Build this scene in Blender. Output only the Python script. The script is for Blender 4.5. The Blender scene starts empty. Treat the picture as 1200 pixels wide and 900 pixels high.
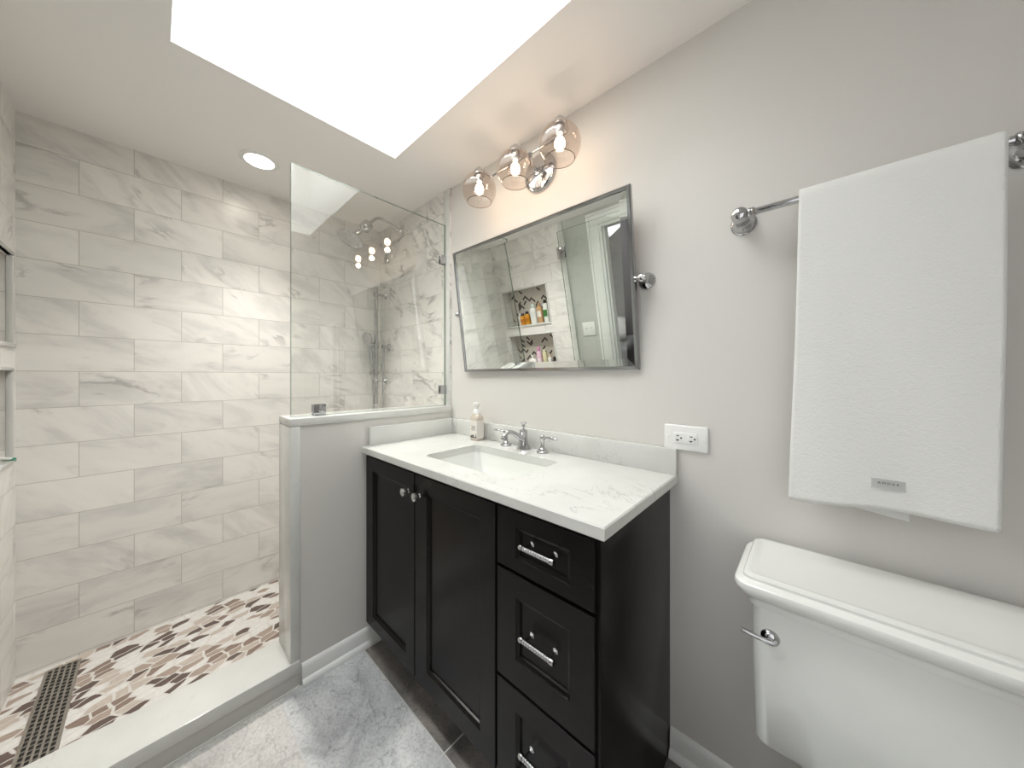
import bpy, bmesh, math, random
from mathutils import Vector, Matrix, noise as mnoise
R = math.radians
sc = bpy.context.scene
COL = sc.collection

# ------------------------------------------------------------------ camera, sky, lamps, exposure
H = 1.196                      # eye height above the bathroom floor
FPX, YAW, CY = 384.4, 0.7402, 440.5
cam_d = bpy.data.cameras.new('camera')
cam = bpy.data.objects.new('camera', cam_d)
COL.objects.link(cam)
cam_d.sensor_width = 36.0
cam_d.lens = FPX / 1200.0 * 36.0
cam_d.shift_y = -(450.0 - CY) / 1200.0
cam_d.clip_start = 0.01
cam.location = (0, 0, H)
cam.rotation_euler = (R(90), 0, YAW)
sc.camera = cam

vs = sc.view_settings
sc.display_settings.display_device = 'sRGB'
vs.view_transform = 'Standard'
vs.look = 'None'
vs.gamma = 1.0
vs.use_curve_mapping = False
vs.exposure = 0.96

world = bpy.data.worlds.new('overcast_sky')
sc.world = world
world.use_nodes = True
bg = world.node_tree.nodes['Background']
bg.inputs['Color'].default_value = (0.96, 0.968, 0.975, 1)
bg.inputs['Strength'].default_value = 6.6
BULB_W = 0.22
DOWN_W = 40.0


def portal(name, loc, rot, sx, sy):
    l = bpy.data.lights.new(name, 'AREA')
    l.shape = 'RECTANGLE'
    l.size, l.size_y = sx, sy
    l.cycles.is_portal = True
    o = bpy.data.objects.new(name, l)
    o.location = loc
    o.rotation_euler = rot
    COL.objects.link(o)
    return o


# main planes of the room
D = 1.114          # vanity wall
XL = -2.295        # tiled wall at the back of the shower
YN = -0.362        # wall opposite the vanity
XR = 1.05          # wall beyond the toilet
ZC = 2.232         # ceiling
XP = -1.460        # room face of the low partition
SK = (-1.467, -0.27, 0.035, 0.780)   # skylight well x0, x1, y0, y1
WELL = 0.60
FILL_WIN = (-0.29, 1.00, 0.55, 2.10)       # unseen window added behind the camera for fill light, x0, x1, z0, z1

portal('skylight_daylight', ((SK[0] + SK[1]) / 2, (SK[2] + SK[3]) / 2, ZC + WELL + 0.03), (0, 0, 0), SK[1] - SK[0], SK[3] - SK[2])

portal('fill_window_daylight', ((FILL_WIN[0] + FILL_WIN[1]) / 2, YN - 0.16, (FILL_WIN[2] + FILL_WIN[3]) / 2), (R(90), 0, 0), FILL_WIN[1] - FILL_WIN[0], FILL_WIN[3] - FILL_WIN[2])  # portal of the added fill window


# ------------------------------------------------------------------ materials
def srgb(r, g, b):
    f = lambda c: (c / 255 / 12.92) if c / 255 <= 0.04045 else ((c / 255 + 0.055) / 1.055) ** 2.4
    return (f(r), f(g), f(b), 1)


def new_mat(name):
    m = bpy.data.materials.new(name)
    m.use_nodes = True
    nt = m.node_tree
    b = nt.nodes['Principled BSDF']
    return m, nt, b


class NT:
    """tiny node helper"""
    def __init__(self, nt):
        self.nt = nt

    def n(self, typ, **kw):
        nd = self.nt.nodes.new(typ)
        ins = kw.pop('ins', {})
        for k, v in kw.items():
            setattr(nd, k, v)
        for k, v in ins.items():
            if hasattr(v, 'is_output'):
                self.nt.links.new(v, nd.inputs[k])
            else:
                nd.inputs[k].default_value = v
        return nd

    def math(self, op, a, b=None, c=None, clamp=False):
        nd = self.nt.nodes.new('ShaderNodeMath')
        nd.operation = op
        nd.use_clamp = clamp
        for i, v in enumerate((a, b, c)):
            if v is None:
                continue
            if hasattr(v, 'is_output'):
                self.nt.links.new(v, nd.inputs[i])
            else:
                nd.inputs[i].default_value = v
        return nd.outputs[0]

    def mix(self, fac, a, b, blend='MIX'):
        nd = self.nt.nodes.new('ShaderNodeMix')
        nd.data_type = 'RGBA'
        nd.blend_type = blend
        for i, v in ((0, fac), (6, a), (7, b)):
            if hasattr(v, 'is_output'):
                self.nt.links.new(v, nd.inputs[i])
            else:
                nd.inputs[i].default_value = v
        return nd.outputs[2]

    def ramp(self, fac, stops, interp='LINEAR'):
        nd = self.nt.nodes.new('ShaderNodeValToRGB')
        cr = nd.color_ramp
        cr.interpolation = interp
        while len(cr.elements) < len(stops):
            cr.elements.new(0.5)
        for e, (p, c) in zip(cr.elements, stops):
            e.position = p
            e.color = c if len(c) == 4 else (*c, 1)
        self.nt.links.new(fac, nd.inputs[0])
        return nd.outputs[0]

    def link(self, a, b):
        self.nt.links.new(a, b)

    def bump(self, h, strength, dist, bsdf):
        nd = self.nt.nodes.new('ShaderNodeBump')
        nd.inputs['Strength'].default_value = strength
        nd.inputs['Distance'].default_value = dist
        self.nt.links.new(h, nd.inputs['Height'])
        self.nt.links.new(nd.outputs[0], bsdf.inputs['Normal'])


def plain(name, col, rough=0.5, metal=0.0, coat=0.0, spec=0.5, bump=None):
    m, nt, b = new_mat(name)
    b.inputs['Base Color'].default_value = col
    b.inputs['Roughness'].default_value = rough
    b.inputs['Metallic'].default_value = metal
    b.inputs['Coat Weight'].default_value = coat
    b.inputs['Specular IOR Level'].default_value = spec
    if bump:
        N = NT(nt)
        tc = N.n('ShaderNodeTexCoord')
        nz = N.n('ShaderNodeTexNoise', ins={'Vector': tc.outputs['Object'], 'Scale': bump[0], 'Detail': 4})
        N.bump(nz.outputs[0], bump[1], bump[2], b)
    return m


def marble_tile(name, axis, u0, z0=0.020, veins=1.0):
    """6 x 12 inch marble in running bond; axis is the wall's horizontal axis"""
    m, nt, b = new_mat(name)
    N = NT(nt)
    tc = N.n('ShaderNodeTexCoord')
    sp = N.n('ShaderNodeSeparateXYZ', ins={0: tc.outputs['Object']})
    W, T = 0.3065, 0.1494
    u = N.math('SUBTRACT', sp.outputs[axis], u0 - 0.5 * W)
    w = N.math('SUBTRACT', sp.outputs['Z'], z0)
    cb = N.n('ShaderNodeCombineXYZ', ins={0: u, 1: w})
    br = N.n('ShaderNodeTexBrick', offset=0.5, offset_frequency=2, ins={
        'Vector': cb.outputs[0], 'Color1': (0, 0, 0, 1), 'Color2': (1, 1, 1, 1), 'Mortar': (0, 0, 0, 1),
        'Scale': 1.0, 'Mortar Size': 0.0012, 'Mortar Smooth': 0.3, 'Brick Width': W, 'Row Height': T})
    tint = N.n('ShaderNodeSeparateColor', ins={0: br.outputs['Color']}).outputs[0]
    pos = N.n('ShaderNodeCombineXYZ', ins={0: N.math('MULTIPLY_ADD', tint, 17.3, u), 1: N.math('MULTIPLY_ADD', tint, 41.7, w), 2: N.math('MULTIPLY', tint, 29.1)})
    ang = N.math('MULTIPLY_ADD', tint, 1.1, -0.15)
    rot = N.n('ShaderNodeVectorRotate', rotation_type='Z_AXIS', ins={'Vector': pos.outputs[0], 'Angle': ang})
    stretch = N.n('ShaderNodeVectorMath', operation='MULTIPLY', ins={0: rot.outputs[0], 1: (1, 2.8, 1)})
    P = stretch.outputs[0]
    cloud = N.n('ShaderNodeTexNoise', ins={'Vector': P, 'Scale': 3.2, 'Detail': 6, 'Roughness': 0.6, 'Distortion': 0.5})
    vn = N.n('ShaderNodeTexNoise', ins={'Vector': P, 'Scale': 3.6, 'Detail': 5, 'Roughness': 0.55, 'Distortion': 0.5})
    line = N.math('ABSOLUTE', N.math('SUBTRACT', vn.outputs[0], 0.5))
    thin = N.n('ShaderNodeMapRange', interpolation_type='SMOOTHSTEP', ins={0: line, 1: 0.0, 2: 0.05, 3: 1.0, 4: 0.0})
    gate = N.n('ShaderNodeTexNoise', ins={'Vector': pos.outputs[0], 'Scale': 5.0, 'Detail': 2})
    g0 = 0.56 - 0.06 * (veins - 1)
    gm = N.n('ShaderNodeMapRange', interpolation_type='SMOOTHSTEP', ins={0: gate.outputs[0], 1: g0, 2: g0 + 0.16, 3: 0.0, 4: 1.0})
    vein = N.math('MULTIPLY', N.math('MULTIPLY', thin.outputs[0], gm.outputs[0]), 0.5 * min(veins, 1.5), clamp=True)
    bl = N.n('ShaderNodeTexNoise', ins={'Vector': P, 'Scale': 4.5, 'Detail': 7, 'Roughness': 0.66, 'Distortion': 0.3})
    thr = 0.63 - 0.06 * (veins - 1)
    blot = N.n('ShaderNodeMapRange', interpolation_type='SMOOTHSTEP', ins={0: bl.outputs[0], 1: thr, 2: thr + 0.15, 3: 0.0, 4: 0.7})
    c0 = N.ramp(cloud.outputs[0], [(0.32, srgb(212, 210, 206)), (0.52, srgb(236, 233, 228)), (0.75, srgb(242, 239, 234))])
    shade = N.n('ShaderNodeMapRange', ins={0: tint, 1: 0, 2: 1, 3: 0.95, 4: 1.02})
    sh = N.n('ShaderNodeCombineColor', ins={0: shade.outputs[0], 1: shade.outputs[0], 2: shade.outputs[0]})
    c1 = N.mix(1.0, c0, sh.outputs[0], 'MULTIPLY')
    c2 = N.mix(vein, c1, srgb(140, 138, 136))
    c3 = N.mix(blot.outputs[0], c2, srgb(150, 145, 142))
    c4 = N.mix(br.outputs['Fac'], c3, srgb(188, 182, 172))
    N.link(c4, b.inputs['Base Color'])
    b.inputs['Roughness'].default_value = 0.28
    inv = N.math('SUBTRACT', 1.0, br.outputs['Fac'])
    N.bump(inv, 0.35, 0.002, b)
    return m


def quartz(name='white_quartz'):
    m, nt, b = new_mat(name)
    N = NT(nt)
    tc = N.n('ShaderNodeTexCoord')
    rot = N.n('ShaderNodeVectorRotate', rotation_type='EULER_XYZ', ins={'Vector': tc.outputs['Object'], 'Rotation': (0.2, 0.3, 0.6)})
    st = N.n('ShaderNodeVectorMath', operation='MULTIPLY', ins={0: rot.outputs[0], 1: (1, 2.4, 1.5)})
    vn = N.n('ShaderNodeTexNoise', ins={'Vector': st.outputs[0], 'Scale': 3.0, 'Detail': 7, 'Roughness': 0.65, 'Distortion': 1.8})
    line = N.math('ABSOLUTE', N.math('SUBTRACT', vn.outputs[0], 0.5))
    thin = N.n('ShaderNodeMapRange', interpolation_type='SMOOTHSTEP', ins={0: line, 1: 0.0, 2: 0.012, 3: 1.0, 4: 0.0})
    gate = N.n('ShaderNodeTexNoise', ins={'Vector': tc.outputs['Object'], 'Scale': 3.0, 'Detail': 2})
    gm = N.n('ShaderNodeMapRange', interpolation_type='SMOOTHSTEP', ins={0: gate.outputs[0], 1: 0.52, 2: 0.66, 3: 0.0, 4: 0.6})
    vein = N.math('MULTIPLY', thin.outputs[0], gm.outputs[0], clamp=True)
    cl = N.n('ShaderNodeTexNoise', ins={'Vector': tc.outputs['Object'], 'Scale': 5.0, 'Detail': 3})
    c0 = N.ramp(cl.outputs[0], [(0.35, srgb(211, 211, 207)), (0.65, srgb(220, 220, 216))])
    N.link(N.mix(vein, c0, srgb(150, 150, 152)), b.inputs['Base Color'])
    b.inputs['Roughness'].default_value = 0.16
    return m


def pebble_floor():
    m, nt, b = new_mat('pebble_mosaic')
    N = NT(nt)
    tc = N.n('ShaderNodeTexCoord')
    wob = N.n('ShaderNodeTexNoise', ins={'Vector': tc.outputs['Object'], 'Scale': 22.0, 'Detail': 2})
    wv = N.n('ShaderNodeVectorMath', operation='MULTIPLY_ADD', ins={0: wob.outputs['Color'], 1: (0.016, 0.016, 0), 2: tc.outputs['Object']})
    rot = N.n('ShaderNodeVectorRotate', rotation_type='Z_AXIS', ins={'Vector': wv.outputs[0], 'Angle': R(-12)})
    st = N.n('ShaderNodeVectorMath', operation='MULTIPLY', ins={0: rot.outputs[0], 1: (1 / 0.032, 1 / 0.060, 0)})
    v1 = N.n('ShaderNodeTexVoronoi', voronoi_dimensions='2D', feature='F1', ins={'Vector': st.outputs[0], 'Scale': 1.0, 'Randomness': 0.85})
    v2 = N.n('ShaderNodeTexVoronoi', voronoi_dimensions='2D', feature='DISTANCE_TO_EDGE', ins={'Vector': st.outputs[0], 'Scale': 1.0, 'Randomness': 0.85})
    rnd = N.n('ShaderNodeSeparateColor', ins={0: v1.outputs['Color']})
    c = N.ramp(rnd.outputs[0], [(0.0, srgb(226, 223, 219)), (0.38, srgb(196, 184, 173)), (0.57, srgb(170, 153, 140)),
                                (0.71, srgb(140, 121, 109)), (0.83, srgb(100, 84, 77))], 'CONSTANT')
    gr = N.n('ShaderNodeTexNoise', ins={'Vector': st.outputs[0], 'Scale': 3.0, 'Detail': 5, 'Roughness': 0.7})
    g2 = N.ramp(gr.outputs[0], [(0.3, (0.82, 0.82, 0.82)), (0.7, (1.08, 1.08, 1.08))])
    c = N.mix(1.0, c, g2, 'MULTIPLY')
    edge = N.n('ShaderNodeMapRange', interpolation_type='SMOOTHSTEP', ins={0: v2.outputs['Distance'], 1: 0.05, 2: 0.09, 3: 0.0, 4: 1.0})
    N.link(N.mix(edge.outputs[0], srgb(214, 210, 204), c), b.inputs['Base Color'])
    b.inputs['Roughness'].default_value = 0.42
    N.bump(edge.outputs[0], 0.5, 0.002, b)
    return m


def stone_floor():
    m, nt, b = new_mat('grey_stone_tile')
    N = NT(nt)
    tc = N.n('ShaderNodeTexCoord')
    sp = N.n('ShaderNodeSeparateXYZ', ins={0: tc.outputs['Object']})
    cb = N.n('ShaderNodeCombineXYZ', ins={0: N.math('ADD', sp.outputs[0], 1.47), 1: N.math('SUBTRACT', sp.outputs[1], 0.622)})
    br = N.n('ShaderNodeTexBrick', offset=0.0, offset_frequency=2, ins={
        'Vector': cb.outputs[0], 'Color1': (0, 0, 0, 1), 'Color2': (1, 1, 1, 1), 'Mortar': (0, 0, 0, 1),
        'Scale': 1.0, 'Mortar Size': 0.0024, 'Mortar Smooth': 0.2, 'Brick Width': 0.61, 'Row Height': 0.305})
    big = N.n('ShaderNodeTexNoise', ins={'Vector': tc.outputs['Object'], 'Scale': 4.5, 'Detail': 5, 'Roughness': 0.6, 'Distortion': 1.2})
    fine = N.n('ShaderNodeTexNoise', ins={'Vector': tc.outputs['Object'], 'Scale': 95, 'Detail': 6, 'Roughness': 0.8})
    c = N.ramp(big.outputs[0], [(0.3, srgb(168, 169, 171)), (0.5, srgb(206, 207, 208)), (0.7, srgb(226, 226, 225))])
    f = N.ramp(fine.outputs[0], [(0.34, (0.66, 0.67, 0.69)), (0.5, (0.98, 0.98, 0.98)), (0.68, (1.12, 1.12, 1.12))])
    c = N.mix(1.0, c, f, 'MULTIPLY')
    vn = N.n('ShaderNodeTexNoise', ins={'Vector': tc.outputs['Object'], 'Scale': 5, 'Detail': 6, 'Distortion': 2.2})
    ln = N.math('ABSOLUTE', N.math('SUBTRACT', vn.outputs[0], 0.47))
    th = N.n('ShaderNodeMapRange', ins={0: ln, 1: 0.0, 2: 0.012, 3: 0.42, 4: 0.0})
    c = N.mix(th.outputs[0], c, srgb(84, 84, 88))
    # the row under the cabinet is a brown tile with toe-kick shade put into its colour, the one by the curb a beige one
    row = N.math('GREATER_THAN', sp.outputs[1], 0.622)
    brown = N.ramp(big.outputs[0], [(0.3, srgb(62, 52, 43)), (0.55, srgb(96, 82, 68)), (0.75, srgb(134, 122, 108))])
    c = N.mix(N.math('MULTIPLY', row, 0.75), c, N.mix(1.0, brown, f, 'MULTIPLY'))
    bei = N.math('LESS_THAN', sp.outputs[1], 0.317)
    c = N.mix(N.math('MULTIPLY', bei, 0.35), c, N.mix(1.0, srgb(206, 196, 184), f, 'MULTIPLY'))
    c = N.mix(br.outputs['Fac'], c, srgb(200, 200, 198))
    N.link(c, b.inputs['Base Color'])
    b.inputs['Roughness'].default_value = 0.4
    N.bump(fine.outputs[0], 0.15, 0.002, b)
    return m


def clear_glass(name, tint, refl=0.08, top=0.9):
    """thin pane: see-through with a mirror-like surface reflection"""
    m = bpy.data.materials.new(name)
    m.use_nodes = True
    nt = m.node_tree
    nt.nodes.clear()
    N = NT(nt)
    out = N.n('ShaderNodeOutputMaterial')
    tr = N.n('ShaderNodeBsdfTransparent', ins={'Color': tint})
    gl = N.n('ShaderNodeBsdfGlossy', ins={'Color': (1, 1, 1, 1), 'Roughness': 0.0})
    geo = N.n('ShaderNodeNewGeometry')
    dt = N.n('ShaderNodeVectorMath', operation='DOT_PRODUCT', ins={0: geo.outputs['Incoming'], 1: geo.outputs['Normal']})
    g = N.math('SUBTRACT', 1.0, N.math('ABSOLUTE', dt.outputs['Value']), clamp=True)
    sch = N.math('MULTIPLY_ADD', N.math('POWER', g, 5.0), 1.0 - refl, refl)
    fac = N.math('MINIMUM', sch, top)
    mx = N.n('ShaderNodeMixShader', ins={0: fac, 1: tr.outputs[0], 2: gl.outputs[0]})
    N.link(mx.outputs[0], out.inputs[0])
    return m


def emit(name, col, strength):
    m, nt, b = new_mat(name)
    b.inputs['Base Color'].default_value = col
    b.inputs['Emission Color'].default_value = col
    b.inputs['Emission Strength'].default_value = strength
    return m


M = {}
M['paint'] = plain('greige_wall_paint', srgb(219, 216, 211), 0.6, bump=(180, 0.06, 0.002))
M['ceiling'] = plain('ceiling_paint', srgb(246, 243, 240), 0.7)
M['white_paint'] = plain('white_trim_paint', srgb(238, 238, 236), 0.35)
M['well'] = plain('white_well_paint', srgb(243, 243, 240), 0.6)
M['tile_back'] = marble_tile('marble_tile_running_bond', 'Y', -0.058)
M['tile_head'] = marble_tile('veined_marble_tile', 'X', -1.70, veins=2.0)
M['tile_front'] = marble_tile('marble_tile_niche_wall', 'X', -1.80, veins=1.1)
M['bullnose'] = quartz('marble_bullnose')
M['quartz'] = quartz()
M['pebble'] = pebble_floor()
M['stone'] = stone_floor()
M['chrome'] = plain('chrome', (0.54, 0.54, 0.55, 1), 0.07, 1.0)
M['nickel'] = plain('brushed_steel', (0.45, 0.44, 0.43, 1), 0.3, 1.0)
M['clamp'] = plain('polished_clamp_metal', (0.5, 0.5, 0.52, 1), 0.12, 1.0)
M['espresso'] = plain('espresso_lacquer', srgb(21, 18, 18), 0.27, coat=0.0, spec=0.18, bump=(90, 0.03, 0.001))
M['toe_board'] = plain('dark_carcass', srgb(28, 24, 23), 0.6)  # dark finish of the toe kick board
M['porcelain'] = plain('white_porcelain', srgb(236, 237, 233), 0.1, coat=0.4)
M['tank_white'] = plain('glazed_tank_white', srgb(233, 234, 230), 0.14, coat=0.4)
M['plastic'] = plain('white_plastic', srgb(240, 240, 238), 0.3)
M['dark'] = plain('dark_slot', srgb(38, 38, 40), 0.5)
M['mirror'] = plain('mirror_silver', (0.87, 0.9, 0.88, 1), 0.0, 1.0)
M['glass'] = clear_glass('shower_glass', (0.94, 0.96, 0.94, 1), 0.13)
M['pane'] = clear_glass('window_glass', (0.97, 0.98, 0.98, 1), 0.06)
M['fill_pane'] = clear_glass('fill_window_glass', (0.36, 0.36, 0.36, 1), 0.06)  # pane tint sets how much fill the added window gives
M['globe'] = clear_glass('smoky_globe_glass', (0.88, 0.82, 0.78, 1), 0.08, 0.5)
M['glass_edge'] = clear_glass('green_glass_edge', (0.60, 0.68, 0.64, 1), 0.10)
M['bulb'] = emit('warm_bulb', (1.0, 0.84, 0.64, 1), 9)
M['led'] = emit('recessed_led', (1.0, 0.93, 0.82, 1), 14)
M['grate'] = plain('drain_steel', (0.50, 0.47, 0.43, 1), 0.35, 1.0)
M['drain_dark'] = plain('drain_pit', srgb(30, 28, 26), 0.7)
M['bed_wall'] = plain('bedroom_charcoal_paint', srgb(72, 68, 67), 0.7)
M['bed_ceiling'] = plain('bedroom_ceiling', srgb(225, 226, 226), 0.7)
M['bed_floor'] = plain('bedroom_carpet', srgb(110, 104, 98), 0.9)
M['linen'] = plain('grey_linen', srgb(150, 146, 144), 0.9, bump=(300, 0.2, 0.002))
M['linen_dark'] = plain('charcoal_linen', srgb(96, 93, 94), 0.9, bump=(300, 0.2, 0.002))
M['mosaic_light'] = plain('light_mosaic', srgb(212, 206, 196), 0.3)
M['mosaic_dark'] = plain('dark_mosaic', srgb(52, 46, 44), 0.3)
M['grout'] = plain('mosaic_grout', srgb(196, 190, 180), 0.8)
M['caulk'] = plain('white_caulk', srgb(226, 225, 220), 0.6)


def terry():
    m, nt, b = new_mat('white_terry')
    N = NT(nt)
    tc = N.n('ShaderNodeTexCoord')
    a = N.n('ShaderNodeTexNoise', ins={'Vector': tc.outputs['Object'], 'Scale': 330, 'Detail': 5, 'Roughness': 0.75})
    b2 = N.n('ShaderNodeTexNoise', ins={'Vector': tc.outputs['Object'], 'Scale': 130, 'Detail': 3})
    h = N.math('ADD', a.outputs[0], N.math('MULTIPLY', b2.outputs[0], 0.6))
    b.inputs['Base Color'].default_value = srgb(243, 243, 240)
    b.inputs['Roughness'].default_value = 0.95
    b.inputs['Sheen Weight'].default_value = 0.3
    N.bump(h, 0.5, 0.004, b)
    return m


M['terry'] = terry()


# ------------------------------------------------------------------ mesh helpers
class MB:
    def __init__(self):
        self.bm = bmesh.new()

    def box(self, x0, x1, y0, y1, z0, z1, bev=0.0, seg=2):
        r = bmesh.ops.create_cube(self.bm, size=1.0)
        vs_ = r['verts']
        for v in vs_:
            v.co = Vector(((x0 + x1) / 2 + v.co.x * (x1 - x0), (y0 + y1) / 2 + v.co.y * (y1 - y0), (z0 + z1) / 2 + v.co.z * (z1 - z0)))
        if bev > 0:
            es = list({e for v in vs_ for e in v.link_edges})
            bmesh.ops.bevel(self.bm, geom=es, offset=bev, segments=seg, affect='EDGES', profile=0.5)
        return self

    def lathe(self, prof, origin, axis=(0, 0, 1), n=32, sx=1.0, sy=1.0):
        """prof: (radius, height) pairs along the axis"""
        ax = Vector(axis).normalized()
        ref = Vector((1, 0, 0)) if abs(ax.x) < 0.9 else Vector((0, 1, 0))
        e1 = (ref - ax * ref.dot(ax)).normalized()
        e2 = ax.cross(e1)
        o = Vector(origin)
        rings = []
        for r, h in prof:
            if r < 1e-6:
                rings.append([self.bm.verts.new(o + ax * h)])
            else:
                rings.append([self.bm.verts.new(o + ax * h + e1 * (r * sx * math.cos(2 * math.pi * k / n)) + e2 * (r * sy * math.sin(2 * math.pi * k / n))) for k in range(n)])
        for a, b in zip(rings, rings[1:]):
            if len(a) == 1 and len(b) == 1:
                continue
            for k in range(n):
                k2 = (k + 1) % n
                if len(a) == 1:
                    self.bm.faces.new((a[0], b[k2], b[k]))
                elif len(b) == 1:
                    self.bm.faces.new((a[k], a[k2], b[0]))
                else:
                    self.bm.faces.new((a[k], a[k2], b[k2], b[k]))
        return self

    def tube(self, pts, rad, n=14, cap=True):
        pts = [Vector(p) for p in pts]
        rads = rad if isinstance(rad, (list, tuple)) else [rad] * len(pts)
        rings = []
        up = None
        for i, p in enumerate(pts):
            t = (pts[min(i + 1, len(pts) - 1)] - pts[max(i - 1, 0)]).normalized()
            if up is None:
                up = Vector((0, 0, 1)) if abs(t.z) < 0.9 else Vector((1, 0, 0))
            up = (up - t * up.dot(t)).normalized()
            e2 = t.cross(up)
            rings.append([self.bm.verts.new(p + up * (rads[i] * math.cos(2 * math.pi * k / n)) + e2 * (rads[i] * math.sin(2 * math.pi * k / n))) for k in range(n)])
        for a, b in zip(rings, rings[1:]):
            for k in range(n):
                k2 = (k + 1) % n
                self.bm.faces.new((a[k], a[k2], b[k2], b[k]))
        if cap:
            self.bm.faces.new(rings[0][::-1])
            self.bm.faces.new(rings[-1])
        return self

    def loft(self, rings, cap0=True, cap1=True):
        rs = [[self.bm.verts.new(Vector(p)) for p in r] for r in rings]
        n = len(rs[0])
        for a, b in zip(rs, rs[1:]):
            for k in range(n):
                k2 = (k + 1) % n
                self.bm.faces.new((a[k], a[k2], b[k2], b[k]))
        if cap0:
            self.bm.faces.new(rs[0][::-1])
        if cap1:
            self.bm.faces.new(rs[-1])
        return self

    def grid(self, fn, nu, nv):
        vs_ = [[self.bm.verts.new(Vector(fn(i / nu, j / nv))) for j in range(nv + 1)] for i in range(nu + 1)]
        for i in range(nu):
            for j in range(nv):
                self.bm.faces.new((vs_[i][j], vs_[i + 1][j], vs_[i + 1][j + 1], vs_[i][j + 1]))
        return self

    def xform(self, mat):
        bmesh.ops.transform(self.bm, matrix=mat, verts=self.bm.verts)
        return self

    def build(self, name, mat, parent=None, smooth=40, mats=None):
        me = bpy.data.meshes.new(name)
        bmesh.ops.recalc_face_normals(self.bm, faces=self.bm.faces)
        if parent is not None:
            bmesh.ops.translate(self.bm, vec=-world_loc(parent), verts=self.bm.verts)
        self.bm.to_mesh(me)
        self.bm.free()
        for m_ in (mats or [mat]):
            me.materials.append(m_)
        if smooth:
            me.polygons.foreach_set('use_smooth', [True] * len(me.polygons))
            me.set_sharp_from_angle(angle=R(smooth))
        o = bpy.data.objects.new(name, me)
        COL.objects.link(o)
        if parent is not None:
            o.parent = parent
        return o


def world_loc(o):
    v = Vector((0, 0, 0))
    while o is not None:
        v += o.location
        o = o.parent
    return v


def tag(o, label, cat, group=None):
    o['label'] = label
    o['category'] = cat
    if group:
        o['group'] = group
    return o


def thing(name, label, cat, loc, group=None):
    o = bpy.data.objects.new(name, None)
    o.empty_display_size = 0.05
    COL.objects.link(o)
    o.location = loc
    return tag(o, label, cat, group)


def struct(name, mb, mat, smooth=40, label=None, mats=None):
    o = mb.build(name, mat, smooth=smooth, mats=mats)
    o['kind'] = 'structure'
    if label:
        o['label'] = label
    return o


def rrect(x0, x1, y0, y1, r, z, n=6):
    pts = []
    for cx, cy, a0 in ((x1 - r, y1 - r, 0), (x0 + r, y1 - r, 90), (x0 + r, y0 + r, 180), (x1 - r, y0 + r, 270)):
        for k in range(n + 1):
            a = R(a0 + 90 * k / n)
            pts.append((cx + r * math.cos(a), cy + r * math.sin(a), z))
    return pts


def bez(p0, p1, p2, p3, n=14):
    out = []
    for i in range(n + 1):
        t = i / n
        a = (1 - t)
        out.append(tuple(a ** 3 * p0[k] + 3 * a * a * t * p1[k] + 3 * a * t * t * p2[k] + t ** 3 * p3[k] for k in range(3)))
    return out


# ------------------------------------------------------------------ room shell
T = 0.12
fl = MB().box(-1.62, XR, -0.45, D, -0.1, 0.0)
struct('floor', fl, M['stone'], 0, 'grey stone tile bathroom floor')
struct('floor_shower', MB().box(XL, -1.622, YN, D, -0.1, 0.009), M['pebble'], 0, 'shower floor of flat brown and white pebbles')

cz = ZC
c = MB()
c.box(XL - T, SK[0], YN - T, D + T, cz, cz + 0.1)
c.box(SK[1], XR + T, YN - T, D + T, cz, cz + 0.1)
c.box(SK[0], SK[1], SK[3], D + T, cz, cz + 0.1)
c.box(SK[0], SK[1], YN - T, SK[2], cz, cz + 0.1)
struct('ceiling', c, M['ceiling'], 0, 'pale flat bathroom ceiling around the skylight well')
w = MB()
zt = cz + WELL
w.box(SK[0] - 0.05, SK[0] + 0.002, SK[2] - 0.05, SK[3] + 0.05, cz + 0.0005, zt)
w.box(SK[1] - 0.002, SK[1] + 0.05, SK[2] - 0.05, SK[3] + 0.05, cz + 0.0005, zt)
w.box(SK[0], SK[1], SK[3] - 0.002, SK[3] + 0.05, cz + 0.0005, zt)
w.box(SK[0], SK[1], SK[2] - 0.05, SK[2] + 0.002, cz + 0.0005, zt)
struct('ceiling_well', w, M['well'], 0, 'bright white skylight well cut into the ceiling')
f = MB()
a, b_, c_, d_ = SK
fw = 0.05
f.box(a, b_, c_, c_ + fw, zt - 0.05, zt)
f.box(a, b_, d_ - fw, d_, zt - 0.05, zt)
f.box(a, a + fw, c_ + fw, d_ - fw, zt - 0.05, zt)
f.box(b_ - fw, b_, c_ + fw, d_ - fw, zt - 0.05, zt)
win1 = struct('window_1', f, M['white_paint'], 0, 'skylight frame at the top of the well')
gp = MB().box(a + 0.03, b_ - 0.03, c_ + 0.03, d_ - 0.03, zt - 0.03, zt - 0.024).build('glass_pane', M['pane'], win1, 0)

struct('wall_back', MB().box(XL - T, XR + T, D, D + T, -0.1, cz), M['paint'], 0, 'greige painted wall behind the vanity, towel and toilet')
struct('wall_left', MB().box(XL - T, XL, YN - T, D, -0.1, cz), M['tile_back'], 0, 'white marble tiled wall at the back of the shower')
struct('wall_shower_head', MB().box(XL, -1.472, D - 0.010, D, 0.0, cz), M['tile_head'], 0, 'veined marble tiled wall carrying the shower head')
# bullnose strip at the end of the tiled plumbing wall
struct('trim_1', MB().box(-1.527, -1.472, D - 0.013, D - 0.009, 1.03, cz, 0.0015), M['bullnose'], 40, 'white marble edge strip beside the glass')

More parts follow.
